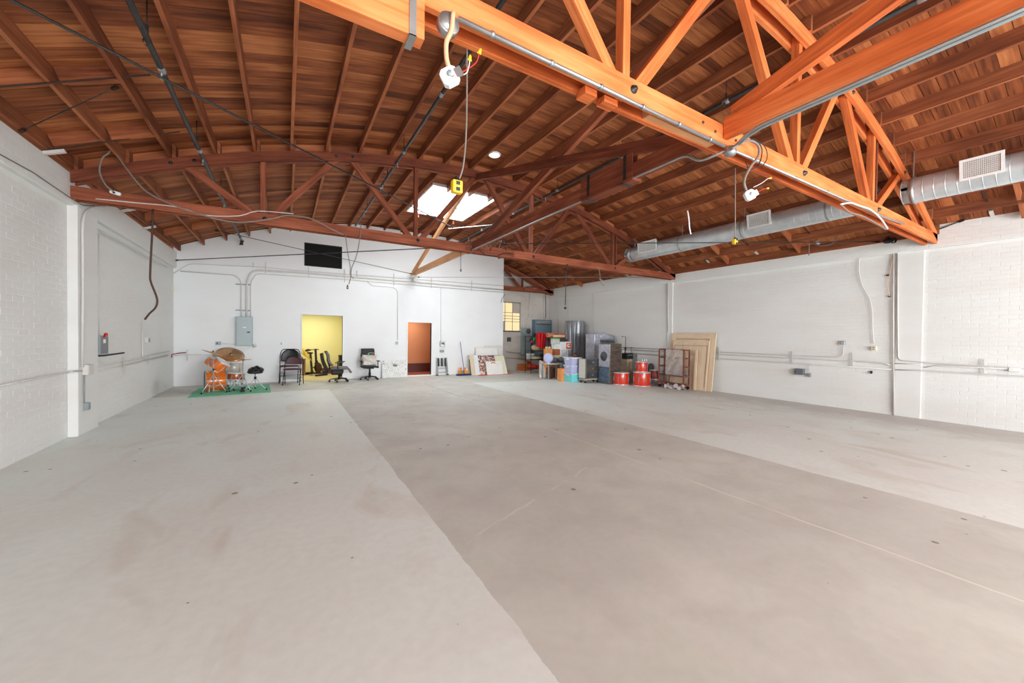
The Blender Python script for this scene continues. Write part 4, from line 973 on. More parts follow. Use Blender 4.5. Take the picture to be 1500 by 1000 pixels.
t2 = thing('snare_stand', 'short chrome stand carrying the snare drum', 'stand', sn); tripod(t2, sn, Vector((sn.x, sn.y, ZM)), .16, .2, .22, .4)
q = MB(sn); q.cyl(Vector((sn.x, sn.y, ZM+.04)), Vector((sn.x, sn.y, .30)), .012, 8); q.build('post', M_CHROME, t2)
for k in range(3): q = MB(sn); th = 2.1*k; d = Vector((math.cos(th), math.sin(th), 0)); q.tube([sn+UZ*.25, sn+d*.19+UZ*.27], .007, 5); q.build('basket_arm', M_CHROME, t2)
ft = mp(343, 566)+FV*.42
drum('floor_tom', 'pale see-through floor tom behind the snare drum', ft+UZ*.50, UZ, .20, .26, plain('smoky_clear_shell', (206, 196, 182), .15, 0, .1, 4), 6, (M_HEAD, M_HEAD))
t2 = thing('tripod_stand', 'chrome leg set under the pale floor tom', 'stand', ft)
for k in range(3): q = MB(ft); th = 2.1*k+.5; d = Vector((math.cos(th), math.sin(th), 0))*.215; q.tube([Vector((ft.x, ft.y, ZM+.01))+d, Vector((ft.x, ft.y, .52))+d], .007, 6); q.build('leg', M_CHROME, t2)
def cymbal_stand(label, base, h, a0, clab, cc, nrm, rc, boom=None):
    t = thing('cymbal_stand', label, 'stand', base); b = Vector((base.x, base.y, ZM)); tripod(t, base, b, .36, .3, .30, a0)
    q = MB(base); q.cyl(b+UZ*.05, b+UZ*h*.6, .014, 8); q.cyl(b+UZ*h*.6, b+UZ*h, .009, 8); q.build('post', M_CHROME, t)
    q = MB(base); q.lathe(b+UZ*(h*.6-.03), [(.014, 0), (.022, 0), (.022, .05), (.014, .05)], 8); q.tube([b+UZ*(h*.6), b+UZ*(h*.6)+RV*.05], .006, 5); q.build('wing_clamp', M_BLACK, t)
    if boom: q = MB(base); q.tube([b+UZ*h, boom], .008, 6); q.build('boom_arm', M_CHROME, t)
    q = MB(cc); n = Vector(nrm).normalized()
    q.lathe(cc, [(.006, .035), (.028, .034), (.05, .016), (.06, .012), (rc*.7, .004), (rc, -.008), (rc, -.010), (rc*.7, .002), (.05, .012), (.006, .030)], 32, n)
    cy = tag(q.build('cymbal', M_BRONZE), clab, 'cymbal'); q = MB(cc); q.lathe(cc, [(.0, .03), (.018, .03), (.018, .05), (.006, .055), (.006, .075), (0, .075)], 8, n); q.build('felt_nut', M_BLACK, cy); return t
cr = mp(313, 574)-FV*.14; k_ = mpp(cr)
cymbal_stand('tall chrome cymbal stand in front of the bass drum', cr, 1.02, -2.4, 'thin looking bronze cymbal tilted steeply at left of the drum kit', onray(311, 516.5, cr), UZ*.92+RV*.40-FV*.0, .24)
rc_ = mp(338, 566)+FV*.35
cymbal_stand('chrome boom cymbal stand behind the snare drum', rc_, .98, .4, 'largest bronze ride cymbal facing the viewer over the orange tom', onray(337.5, 519, rc_), UZ*.80+RV*.16-FV*.55, .36, onray(337.5, 520, rc_))
hh = mp(356, 572.5); t = thing('hi_hat_stand', 'chrome hi-hat stand with pedal at the right front of the kit', 'stand', hh); b = Vector((hh.x, hh.y, ZM)); tripod(t, hh, b, .34, .3, .30, -.9)
q = MB(hh); q.cyl(b+UZ*.05, b+UZ*.95, .013, 8); q.build('post', M_CHROME, t)
q = MB(hh); q.box(b.x-.045, b.x+.045, b.y-.28, b.y-.03, .02, .045); q.bar(b+Vector((0, -.27, .04)), b+Vector((0, -.06, .11)), .07, .012); q.build('pedal', M_BLACK, t)
q = MB(hh); q.cyl(b+UZ*.95, b+UZ*1.0, .004, 6); q.build('pull_rod', M_CHROME, t)
for i, (z, n) in enumerate(((.845, UZ), (.865, -UZ))):
    q = MB(b+UZ*z); q.lathe(b+UZ*z, [(.014, .02), (.03, .02), (.05, .0), (.19, -.006), (.19, -.009), (.05, -.004), (.014, .012)][::-1 if i else 1], 28, -n); tag(q.build('hi_hat_cymbal', M_BRONZE), ['lower', 'upper'][i]+' cymbal of the hi-hat pair on the chrome stand', 'cymbal')
th_ = mp(374, 571)+FV*.05; t = thing('drum_throne', 'black padded drum throne with a cloth on it and chrome tripod', 'stool', th_); b = Vector((th_.x, th_.y, ZM)); tripod(t, th_, b, .22, .2, .30, -.45)
q = MB(th_); q.cyl(b+UZ*.08, b+UZ*.46, .014, 8); q.build('post', M_CHROME, t); q = MB(th_); q.lathe(b+UZ*.30, [(.016, 0), (.03, 0), (.03, .07), (.016, .07)], 10); q.build('collar', M_BLACK, t)
q = MB(th_); q.lathe(b+UZ*.46, [(0, 0), (.16, 0), (.185, .02), (.19, .06), (.17, .085), (0, .095)], 20); q.build('seat', M_BLACK, t)
q = MB(th_); random.seed(3)
q.grid(lambda u, v: b+RV*((u-.45)*.36)+FV*((v-.5)*.3)+UZ*(.555+.10*max(0, math.sin(u*3.1))*math.sin(v*3.1)+.02*math.sin(u*17+v*9)), 14, 12); tag(q.build('folded_cloth', M_BLACK, None, 0, .012), 'black cloth heaped on the drum throne seat', 'cloth')

# ---- folding chairs
M_MAROON = plain('maroon_vinyl', (84, 50, 58), .45)
M_FRAME = plain('black_enamel', (32, 33, 36), .35, .3)
def folding_chair(label, P, rz, w, sh, h, seatm, backm):
    t = thing('folding_chair', label, 'chair', P, rz); hw = w/2; r = .013
    q = MB(); q.tube(rounded([(-hw, .18, 0), (-hw, .12, sh), (-hw, .20, h-.16), (-hw*.80, .22, h), (hw*.80, .22, h), (hw, .20, h-.16), (hw, .12, sh), (hw, .18, 0)], .22, 6), r, 8); q.build('back_frame', M_FRAME, t)
    for s in (-1, 1):
        q = MB(); q.tube([(s*(hw-.03), -.20, .0), (s*(hw-.03), -.13, sh*.5), (s*(hw-.03), .02, sh+.02)], r, 8); q.build('leg', M_FRAME, t)
        q = MB(); q.lathe((s*(hw-.03), -.20, 0), [(0, 0), (.018, 0), (.018, .03), (0, .03)], 8); q.build('rubber_foot', M_DKRUB, t)
    for z, y in ((sh*.42, -.15), (sh*.60, -.12), (sh*.45, .14), (sh*.64, .13)):
        q = MB(); q.tube([(-hw+.02, y, z), (hw-.02, y, z)], .009, 6); q.build('crossbar', M_FRAME, t)
    q = MB(); poly = [(hw*.92*math.copysign(abs(math.cos(a))**.5, math.cos(a)), -.05+.21*math.copysign(abs(math.sin(a))**.5, math.sin(a))) for a in [2*math.pi*k/20 for k in range(20)]]
    q.prism(poly, sh, sh+.045); q.build('seat', seatm, t, bevel=.012)
    q = MB(); zc = (sh+h)/2+.075; hh_ = (h-sh)/2-.085
    q.grid(lambda u, v: ((u-.5)*2*hw*.93*math.sqrt(max(0, 1-(max(0, (v-.40))/.64)**2)), .20+.03*math.cos((u-.5)*3)+.02*v, zc-hh_+2*hh_*v), 14, 10); q.build('backrest', backm, t, 0, .03)
    return t
folding_chair('larger black folding chair with rounded back against the back wall', fp(424, 560.5)+Vector((.0, .10, 0)), R(-8), .58, .52, 1.08, M_MAROON, M_FRAME)
folding_chair('maroon-backed folding chair standing in front of the larger black one', fp(430, 563.3)+Vector((-.02, .08, 0)), R(-14), .52, .46, .87, M_MAROON, M_MAROON)

# ---- office chairs
def caster_base(t, z, r, n=5, a0=0, mat=M_BLACK):
    q = MB(); q.cyl((0, 0, .09), (0, 0, z), .028, 12); q.cyl((0, 0, .07), (0, 0, .26), .04, 12); q.build('gas_column', M_IRON, t)
    for k in range(n):
        th = a0+2*math.pi*k/n; d = Vector((math.cos(th), math.sin(th), 0)); q = MB(); q.bar(d*.03+UZ*.12, d*r+UZ*.085, .045, .035, UZ, .7); ar = q.build('base_arm', mat, t, bevel=.006)
        for s in (-1, 1): q = MB(); nn = d.cross(UZ); c0 = d*r+nn*s*.018+UZ*.032; q.cyl(c0-nn*.008, c0+nn*.008, .032, 12); q.build('caster_wheel', M_DKRUB, ar)
        q = MB(); q.cyl(d*r+UZ*.03, d*r+UZ*.085, .009, 6); q.build('caster_stem', M_CHROME, ar)
M_MESH = plain('dark_mesh', (58, 58, 62), .8); M_TAUPE = plain('taupe_mesh', (122, 112, 110), .8)
def office_chair(label, P, rz, seatm, backm, lean=0, bh=.50, arms=1):
    t = thing('office_chair', label, 'office chair', P, rz); caster_base(t, .44, .30, 5, .5)
    q = MB(); q.grid(lambda u, v: ((u-.5)*.50, (v-.5)*.48, .47+.02*math.cos((u-.5)*5)-.05*max(0, .2-v)), 8, 8); q.build('seat', seatm, t, 0, .06)
    q = MB(); q.box(-.12, .12, -.12, .14, .39, .435); q.build('tilt_mechanism', M_BLACK, t, bevel=.01)
    f = lambda u, v: ((u-.5)*(.46-.10*abs(v-.6)), .25+lean*v*bh-.05*math.cos((u-.5)*3)+.03*math.sin(v*6), .56+v*bh)
    q = MB(); q.grid(f, 10, 10); bk = q.build('backrest', backm, t, 0, .012)
    q = MB(); n = 10; edge = [f(i/n, 0) for i in range(n)]+[f(1, i/n) for i in range(n)]+[f(1-i/n, 1) for i in range(n)]+[f(0, 1-i/n) for i in range(n)]
    q.tube(edge, .016, 6, True); q.build('back_frame', M_BLACK, t)
    q = MB(); q.tube(spline([(0, .08, .42), (0, .27, .42), (0, .31, .55), (0, .29+lean*.2, .75)], 4), .025, 8); q.build('back_support', M_BLACK, t)
    if arms:
        for s in (-1, 1):
            q = MB(); q.tube(rounded([(s*.2, .02, .44), (s*.29, .02, .46), (s*.29, .02, .64)], .04), .016, 6); q.build('arm_post', M_BLACK, t)
            q = MB(); q.prism([(-.04, -.13), (-.03, -.15), (.03, -.15), (.04, -.13), (.035, .10), (-.035, .10)], .64, .67, Matrix.Translation((s*.29, 0, 0))); q.build('armrest', M_BLACK, t, bevel=.008)
    return t
c2 = fp(539, 554.5); c2.y = 14.15; office_chair('black mesh-back office chair facing out with a white bag on its seat', c2, R(4), M_BLACK, M_MESH, .12, .52)
c1 = fp(496, 557); c1.y = 14.0; c1.x = at(497, 555, 'Y', 14.0).x; t = office_chair('dark reclined office chair with brown mesh back seen from the side by the yellow doorway', c1, R(78), M_TAUPE, M_TAUPE, .42, .46)
q = MB(); q.grid(lambda u, v: ((u-.5)*.40, -.22-v*.16, .44-.12*v+.03*math.sin(v*5)), 6, 6); q.build('footrest_pad', M_TAUPE, t, 0, .03)
q = MB(); q.box(-.2, .2, -.12, .24, .24, .44); q.build('underseat_shell', M_BLACK, t, bevel=.05)
q = MB(); q.grid(lambda u, v: ((u-.5)*.44, .34+.42*v*.46+.05*math.sin(v*3), .34+v*.62), 6, 8); q.build('back_shell', M_BLACK, t, 0, .05)
# white tote bag with printed bars on the second office chair
q = MB(c2+Vector((-.02, -.04, .49))); og = c2+Vector((-.02, -.04, .52)); q = MB(og)
q.grid(lambda u, v: og+Vector((-.23+.46*u+.02*math.sin(v*7), .07*math.cos((u-.5)*2.8)*-1-.02*math.sin(v*9+u*6), .36*v)), 12, 8)
q.grid(lambda u, v: og+Vector((-.23+.46*u+.02*math.sin(v*7), .12+.05*math.cos((u-.5)*2.8), .34*v)), 8, 6); 
def blotch(name, base, cols, scale=6, seed=0.0, thr=.5):
    """flat printed picture: noise patches of several colours"""
    m, N, L, P = newmat(name); tc = N.new('ShaderNodeTexCoord'); mp_ = N.new('ShaderNodeMapping'); mp_.inputs['Location'].default_value = (seed, seed*2, 0)
    L.new(tc.outputs['Object'], mp_.inputs[0]); nz = N.new('ShaderNodeTexNoise'); nz.inputs['Scale'].default_value = scale; nz.inputs['Detail'].default_value = 4; nz.inputs['Distortion'].default_value = 1.2
    L.new(mp_.outputs[0], nz.inputs['Vector']); cr = N.new('ShaderNodeValToRGB'); cr.color_ramp.interpolation = 'CONSTANT'; E_ = cr.color_ramp.elements
    E_[0].position = 0; E_[0].color = (*lin(base), 1); E_[1].position = thr; E_[1].color = (*lin(cols[0]), 1)
    for i, c_ in enumerate(cols[1:]): k = E_.new(min(.99, thr+.05*(i+1))); k.color = (*lin(c_), 1)
    L.new(nz.outputs[0], cr.inputs[0]); L.new(cr.outputs[0], P.inputs['Base Color']); P.inputs['Roughness'].default_value = .6; return m
bag = tag(q.build('tote_bag', blotch('bag_print', (222, 216, 208), [(190, 180, 170), (222, 216, 208)], 7), None, 0, .008), 'white printed tote bag on the seat of the black office chair', 'bag')
for a, b_, mt in ((-.09, .06, plain('green_print', (96, 200, 90))), (.07, .17, plain('orange_red_print', (236, 92, 60)))):
    q = MB(og); q.box(og.x+a, og.x+b_, og.y-.098, og.y-.09, og.z+.32, og.z+.355); q.build('printed_bar', mt, bag)
for s in (-1, 1): q = MB(og); q.tube(spline([og+Vector((s*.08-.1, -.07, .34)), og+Vector((s*.05-.1, -.06, .42)), og+Vector((s*.05+.1, -.06, .42)), og+Vector((s*.08+.1, -.07, .34))], 4), .006, 5) if s > 0 else q.tube([og+Vector((-.2, .1, .3)), og+Vector((-.24, .02, .38)), og+Vector((-.2, -.06, .3))], .006, 5); q.build('bag_handle', M_WHITE, bag)

# ---- inside the yellow room
eb = at(460, 546, 'Y', 16.5); eb.z = .004; t = thing('exercise_bike', 'black exercise bike inside the yellow room', 'exercise bike', eb, R(-58))
for y_, w_ in ((-.0, .0),):
    for x in (-.45, .42): q = MB(); q.box(x-.04, x+.04, -.24, .24, 0, .06); q.build('floor_stabiliser', M_BLACK, t, bevel=.01)
    q = MB(); q.bar((-.45, 0, .06), (.42, 0, .10), .07, .06); q.build('base_beam', M_BLACK, t)
    q = MB(); q.bar((-.12, 0, .1), (-.22, 0, .82), .06, .05, (1, 0, 0)); q.build('seat_post', M_IRON, t)
    q = MB(); q.prism([(-.14, -.05), (-.10, -.10), (-.02, -.09), (.12, -.03), (.12, .03), (-.02, .09), (-.10, .10), (-.14, .05)], .82, .88, Matrix.Translation((-.22, 0, 0))); q.build('saddle', M_BLACK, t, bevel=.02)
    q = MB(); q.bar((.16, 0, .1), (.08, 0, 1.0), .06, .05, (1, 0, 0)); q.build('handlebar_post', M_BLACK, t)
    q = MB(); q.tube(rounded([(-.16, -.16, 1.0), (.06, -.16, .98), (.1, 0, 1.0), (.06, .16, .98), (-.16, .16, 1.0)], .05), .017, 6); q.build('handlebar', M_BLACK, t)
    q = MB(); q.box(.08, .28, -.09, .09, 1.0, 1.04, Matrix.Rotation(R(-18), 4, 'Y') @ Matrix.Translation((-.28, 0, -.0))); q.build('console', M_BLACK, t)
    q = MB(); q.lathe((.24, -.03, .30), [(0, 0), (.19, 0), (.20, .01), (.20, .05), (.19, .06), (0, .06)], 24, (0, 1, 0)); q.build('flywheel', M_RUST, t)
    q = MB(); q.cyl((.0, -.12, .30), (.0, .12, .30), .02, 8); q.bar((0, -.11, .30), (.09, -.11, .16), .03, .02); q.box(.05, .15, -.2, -.11, .14, .165); q.bar((0, .11, .30), (-.09, .11, .44), .03, .02); q.box(-.15, -.05, .11, .2, .43, .455); q.build('pedal_crank', M_IRON, t)
    q = MB(); q.tube(spline([(.10, -.02, .62), (.2, -.02, .58), (.26, -.02, .5), (.38, -.02, .42), (.42, -.02, .3)], 4), .018, 6); q.build('resistance_arm', M_BLACK, t)
for nm, lb, ct, bx, mt in (('wooden_box', 'tall narrow brown crate beside the exercise bike', 'crate', (at(441, 540, 'Y', 16.6).x, at(447.5, 540, 'Y', 16.6).x, 16.6, 16.9, .004, .62), plain('brown_crate', (128, 88, 44), .6)),
                       ('low_bench', 'low dark red-brown bench behind the office chair in the yellow room', 'bench', (at(472, 540, 'Y', 16.9).x, at(500, 540, 'Y', 16.9).x, 16.9, 17.2, .004, .22), plain('dark_redwood', (112, 56, 40), .5)),
                       ('black_case', 'black case on the floor at the right of the yellow room', 'case', (at(473, 540, 'Y', 16.4).x, at(480, 540, 'Y', 16.4).x, 16.4, 16.7, .004, .16), M_BLACK),
                       ('black_cabinet', 'dark speaker cabinet half hidden at right edge of the yellow doorway', 'speaker', (at(497, 540, 'Y', 15.6).x, at(506, 540, 'Y', 15.6).x, 15.6, 15.9, .004, .80), M_BLACK)):
    c = Vector(((bx[0]+bx[1])/2, (bx[2]+bx[3])/2, bx[4])); t = thing(nm, lb, ct, c); q = MB(c); q.box(*bx); q.build('case_body', mt, t, bevel=.01)
    q = MB(c); q.box(bx[0]-.01, bx[1]+.01, bx[2]-.01, bx[3]+.01, bx[5]-.03, bx[5]+.005); q.build('lid_rim', mt, t)
c = Vector((at(446, 520, 'Y', 16.5).x, 16.5, .66)); q = MB(c); q.grid(lambda u, v: c+Vector((-.10+.34*u*(1-v*.3), .03*math.sin(u*9), .30-.5*u*.6+.22*(v-.5)+.02*math.sin(v*8))), 8, 6)
tag(q.build('draped_jacket', plain('mustard_cloth', (222, 184, 70), .8), None, 0, .02), 'mustard yellow cloth draped over the brown crate by the bike', 'cloth')

# ---- sketch canvas leaning on the wall
def leaning(name, label, cat, x0, x1, h, y_foot, y_top, mat, th=.02, z0=.0, fm=None, fw=0, group=None, x_shift=0, parts=None):
    """flat panel whose foot stands at y_foot and whose top rests towards the wall at y_top"""
    c = Vector(((x0+x1)/2, y_foot, z0)); t = thing(name, label, cat, c, group=group); d = Vector((x_shift, y_top-y_foot, h)); d.normalize(); Lh = math.sqrt(h*h+(y_top-y_foot)**2)
    xx = Vector((1, 0, 0)); nn = xx.cross(d).normalized(); M = Matrix((xx, d, nn)).transposed().to_4x4(); M.translation = c
    w = x1-x0; q = MB(c); q.box(-w/2, w/2, 0, Lh, -th, 0, M); q.build('panel', mat, t)
    if fm:
        for (a, b_, e_, f_) in ((-w/2-fw*.3, w/2+fw*.3, -.0, fw), (-w/2-fw*.3, w/2+fw*.3, Lh-fw, Lh), (-w/2-fw*.3, -w/2+fw, fw, Lh-fw), (w/2-fw, w/2+fw*.3, fw, Lh-fw)):
            q = MB(c); q.box(a, b_, e_, f_, -th-.004, .012, M); q.build('frame_rail', fm, t)
    return t, M, w, Lh
def sketchmat():
    m, N, L, P = newmat('ink_sketch'); tc = N.new('ShaderNodeTexCoord')
    v = N.new('ShaderNodeTexNoise'); v.inputs['Scale'].default_value = 5.5; v.inputs['Detail'].default_value = 3; v.inputs['Distortion'].default_value = 3.2; L.new(tc.outputs['Object'], v.inputs['Vector'])
    a = N.new('ShaderNodeMath'); a.operation = 'SUBTRACT'; a.inputs[1].default_value = .5; L.new(v.outputs[0], a.inputs[0])
    b_ = N.new('ShaderNodeMath'); b_.operation = 'ABSOLUTE'; L.new(a.outputs[0], b_.inputs[0])
    c_ = N.new('ShaderNodeMath'); c_.operation = 'LESS_THAN'; c_.inputs[1].default_value = .012; L.new(b_.outputs[0], c_.inputs[0])
    x = N.new('ShaderNodeMix'); x.data_type = 'RGBA'; x.inputs[6].default_value = (*lin((234, 234, 230)), 1); x.inputs[7].default_value = (*lin((70, 70, 66)), 1)
    L.new(c_.outputs[0], x.inputs[0]); L.new(x.outputs[2], P.inputs['Base Color']); P.inputs['Roughness'].default_value = .6; return m
t, M, w_, L_ = leaning('sketch_canvas', 'white canvas with black line sketch leaning left of orange doorway', 'canvas', 3.08, 3.98, .62, 14.46, 14.60, sketchmat(), .02)
q = MB(t.location)
for k in range(7): a = -.5+k*.17; q.prism([(0, 0), (.025, 0), (.05*math.sin(a)+.02, .14+.03*(k % 2))], 0, .002, M @ Matrix.Translation((.02+.03*(k-3)*.5, .42, .0)) @ Matrix.Rotation(-a, 4, 'Z'))
q.build('ink_leaves', plain('ink_grey', (70, 74, 66)), t)['kind'] = 'stuff'
# ---- folded aluminium step ladder
s0 = Vector((5.42, 14.50, 0)); t = thing('step_ladder', 'folded aluminium step ladder with black steps leaning right of the orange doorway', 'ladder', s0, R(3)); tilt = .10/.66
for s in (-1, 1):
    q = MB(); q.bar((s*.23, 0, .02), (s*.21, tilt*.68, .70), .028, .05, (0, -1, 0)); q.build('side_rail', M_STEEL, t)
    q = MB(); q.bar((s*.18, .03, .02), (s*.17, tilt*.68+.03, .64), .02, .03, (0, -1, 0)); q.build('rear_leg', M_GREYP, t)
    q = MB(); q.box(s*.23-.03, s*.23+.03, -.03, .03, 0, .04); q.build('rubber_foot', M_DKRUB, t)
for z in (.12, .27): q = MB(); q.bar((-.22, tilt*z-.01, z), (.22, tilt*z-.01, z), .035, .025); q.build('rung', M_STEEL, t)
for x in (-.13, .02, .17): q = MB(); q.bar((x-.03, tilt*.4-.03, .36), (x-.03, tilt*.68-.03, .69), .06, .02, (0, -1, 0)); q.build('step_tread', M_BLACK, t)
q = MB(); q.bar((-.2, tilt*.52-.008, .52), (.2, tilt*.52-.008, .52), .01, .30, UZ); q.build('backing_plate', M_STEEL, t)
# ---- dust mop and pack behind it
mb = Vector((at(679, 549, 'Y', 14.15).x, 14.15, 0)); t = thing('dust_mop', 'blue dust mop with long handle leaning on the back wall', 'mop', mb)
q = MB(mb); q.lathe(mb+Vector((0, 0, .30)), [(.012, -.25), (.013, 0), (.013, 1.08)], 10, Vector((-.03, .27, .95))); q.build('handle', plain('blue_handle', (70, 84, 142), .4), t)
q = MB(mb); q.box(mb.x-.3, mb.x+.3, mb.y-.09, mb.y+.09, .004, .06); q.build('mop_head', M_NAVY, t, bevel=.02)
q = MB(mb); random.seed(5)
for k in range(60): x = mb.x-.30+.6*k/59; q.tube([(x, mb.y-.08, .06), (x+random.uniform(-.01, .01), mb.y-.12, .03), (x, mb.y-.125, .004)], .006, 4)
q.build('yarn_fringe', M_NAVY, t)['kind'] = 'stuff'
q = MB(mb); q.bar(mb+Vector((0, 0, .05)), mb+Vector((-.01, .05, .2)), .05, .02, (0, 1, 0)); q.build('swivel_joint', M_GREYP, t)
c = Vector((at(678.5, 543, 'Y', 14.42).x, 14.42, 0)); t = thing('bottle_pack', 'wrapped pack of orange and white bottles behind the blue mop', 'bottle pack', c); q = MB(c); M_WRAP = plain('orange_wrap', (240, 160, 66), .3, 0, .3, 9)
q.box(c.x-.19, c.x+.19, c.y-.1, c.y+.1, 0, .17); q.build('shrink_wrap', M_WRAP, t, bevel=.02)
for i in range(4):
    for j in range(2): q = MB(c); q.lathe((c.x-.14+.093*i, c.y-.05+.1*j, .15), [(.042, 0), (.042, .08), (.018, .12), (.018, .14), (0, .14)], 10); q.build('bottle', plain('cream_bottle_%d%d' % (i, j), (244, 232, 214) if (i+j) % 2 else (236, 150, 60), .3), t)

# ---- stacked canvases at the partition corner
art = blotch('collage_print', (226, 204, 180), [(120, 110, 116), (62, 70, 92), (214, 128, 108), (236, 214, 180), (90, 84, 96)], 4.5, 1.3, .42)
leaning('canvas', 'tall white framed board at the back of the leaning canvases', 'canvas', at(697, 520, 'Y', 14.5).x, at(729, 520, 'Y', 14.5).x, 1.10, 14.38, 14.55, M_WHITE, .025, 0, M_CREAM, .02)
leaning('canvas', 'blank white panel with grey top edge behind the other canvases', 'canvas', at(711, 520, 'Y', 14.55).x, at(736, 520, 'Y', 14.55).x, 1.18, 14.57, 14.625, plain('grey_white_board', (226, 226, 226)), .02, 0, M_WPIPE, .015)
leaning('collage_board', 'large board of colourful collage art in the leaning stack', 'canvas', at(700, 530, 'Y', 14.2).x, at(737, 530, 'Y', 14.2).x, .78, 14.10, 14.34, art, .025)
leaning('canvas', 'narrow tan canvas edge leftmost of the leaning stack', 'canvas', at(690, 535, 'Y', 14.2).x, at(695.5, 535, 'Y', 14.2).x, .80, 14.12, 14.34, plain('tan_canvas', (222, 196, 164)), .04, 0, M_CREAM, .015)
leaning('canvas', 'pale blue-white panel second from left in the leaning stack', 'canvas', at(695.5, 535, 'Y', 14.15).x, at(701.5, 535, 'Y', 14.15).x, .80, 14.06, 14.30, plain('pale_blue_white', (222, 230, 232)), .03, 0, M_WHITE, .015)
leaning('canvas', 'dark edge strip board at the far left of the stack behind the mop', 'canvas', at(688.5, 535, 'Y', 14.25).x, at(690, 535, 'Y', 14.25).x, .62, 14.2, 14.36, plain('dark_green_edge', (64, 84, 82)), .02)
leaning('canvas', 'pale green-cream board rightmost in the leaning stack', 'canvas', at(728, 535, 'Y', 14.1).x, at(741.5, 535, 'Y', 14.1).x, .76, 13.97, 14.26, plain('pale_green_cream', (226, 226, 198)), .03, 0, M_CREAM, .015, None, -.05)
t, M, w_, L_ = leaning('canvas', 'square white canvas with red arc in front of the stack', 'canvas', at(713, 540, 'Y', 13.9).x, at(736.5, 540, 'Y', 13.9).x, .55, 13.84, 14.0, plain('off_white_canvas', (234, 232, 226)), .03)
q = MB(t.location); q.prism([(.13*math.cos(R(a)), .10*math.sin(R(a))) for a in range(30, 151, 12)]+[(.085*math.cos(R(a)), .06*math.sin(R(a))) for a in range(150, 29, -12)], .0, .003, M @ Matrix.Translation((-.04, .44, 0))); q.build('red_arc', plain('red_paint', (222, 90, 92)), t)
q = MB(); P4 = [Vector((6.62, 13.72, 0)), Vector((8.42, 13.90, 0)), Vector((8.18, 14.3, 0)), Vector((6.75, 14.0, 0))]; c = sum(P4, Vector())/4; q = MB(c)
q.v = [p+UZ*z for z in (.001, .010) for p in P4]; q.f = [[3, 2, 1, 0], [4, 5, 6, 7]]+[[k, (k+1) % 4, 4+(k+1) % 4, 4+k] for k in range(4)]; q.uv = [[(0, 0)]*4]*6; q.sm = [False]*6
tag(q.build('red_mat', plain('crimson_vinyl', (214, 34, 60), .4)), 'red plastic sheet on the floor under the leaning canvases', 'mat')
c = Vector((8.12, 14.36, 0.012)); q = MB(c); q.grid(lambda u, v: c+Vector((.30*(u-.3)*(1-v)+.02*math.sin(v*9), .05*math.sin(u*6), .62*v)), 8, 10)
tag(q.build('green_bag', plain('green_cloth', (70, 160, 120), .6), None, 0, .04), 'green cloth bag slumped at the partition corner', 'bag')
c = Vector((9.72, 15.05, 0)); t = thing('orange_crate', 'orange wooden crate on the floor of the recess', 'crate', c)
for i, (a, b_, d_, e_) in enumerate(((-.34, .34, -.16, -.145), (-.34, .34, .145, .16), (-.34, -.325, -.145, .145), (.325, .34, -.145, .145))):
    for z in (.01, .11, .21): q = MB(c); q.box(c.x+a, c.x+b_, c.y+d_, c.y+e_, z, z+.09); q.build('crate_slat', plain('orange_wood', (206, 112, 44), .5) if i == 0 and z == .01 else bpy.data.materials['orange_wood'], t)
q = MB(c); q.box(c.x-.33, c.x+.33, c.y-.15, c.y+.15, 0, .012); q.build('crate_floor', bpy.data.materials['orange_wood'], t)
c2_ = c+Vector((.18, -.02, .36)); q = MB(c2_); random.seed(9)
for k in range(9): q.ball(c2_+Vector((random.uniform(-.12, .12), random.uniform(-.08, .08), random.uniform(-.05, .05))), random.uniform(.03, .05), 8, 5)
tag(q.build('red_garland', M_RED), 'small red garland lying on top of the orange crate', 'garland')
q = MB(c+Vector((0, 0, .2))); q.box(c.x-.3, c.x+.3, c.y-.12, c.y+.12, .012, .31); tag(q.build('folded_sheet', plain('orange_cloth', (214, 124, 56))), 'orange folded sheet filling the crate in the recess', 'cloth')
# ================================================================ RIGHT-HAND STORAGE PILE
def cbox(name, label, cat, dims, mats, lid=None, bevel=.012, handle=None, group=None, top=None):
    """box thing from corner_box dims; parts body, lid, handle, top"""
    x0, x1, y0, y1, z0, z1 = dims; c = Vector(((x0+x1)/2, (y0+y1)/2, z0)); t = thing(name, label, cat, c, group=group)
    q = MB(c); q.box(x0, x1, y0, y1, z0, z1); q.build('box_body', mats, t, bevel=bevel)
    if lid: q = MB(c); q.box(x0-.015, x1+.015, y0-.015, y1+.015, z1-.02, z1+.02); q.build('lid', lid, t, bevel=.006)
    return t, c
def tub(name, label, cat, c, w, d, h, mat, lid, taper=.86):
    t = thing(name, label, cat, c); q = MB(c); M0 = Matrix.Translation(c)
    vs = [(sx*w/2*k, sy*d/2*k, z) for k, z in ((taper, 0), (1, h)) for sx, sy in ((-1, -1), (1, -1), (1, 1), (-1, 1))]
    q.add([M0 @ Vector(v) for v in vs], [(3, 2, 1, 0), (4, 5, 6, 7), (0, 1, 5, 4), (1, 2, 6, 5), (2, 3, 7, 6), (3, 0, 4, 7)]); q.build('tub_body', mat, t, bevel=.015)
    q = MB(c); q.box(c.x-w/2-.02, c.x+w/2+.02, c.y-d/2-.02, c.y+d/2+.02, c.z+h-.015, c.z+h+.015); q.build('lid', lid, t, bevel=.008)
    for s in (-1, 1): q = MB(c); q.box(c.x+s*(w/2+.005)-.02, c.x+s*(w/2+.005)+.02, c.y-.06, c.y+.06, c.z+h-.07, c.z+h-.02); q.build('handle', lid, t, bevel=.005)
    return t
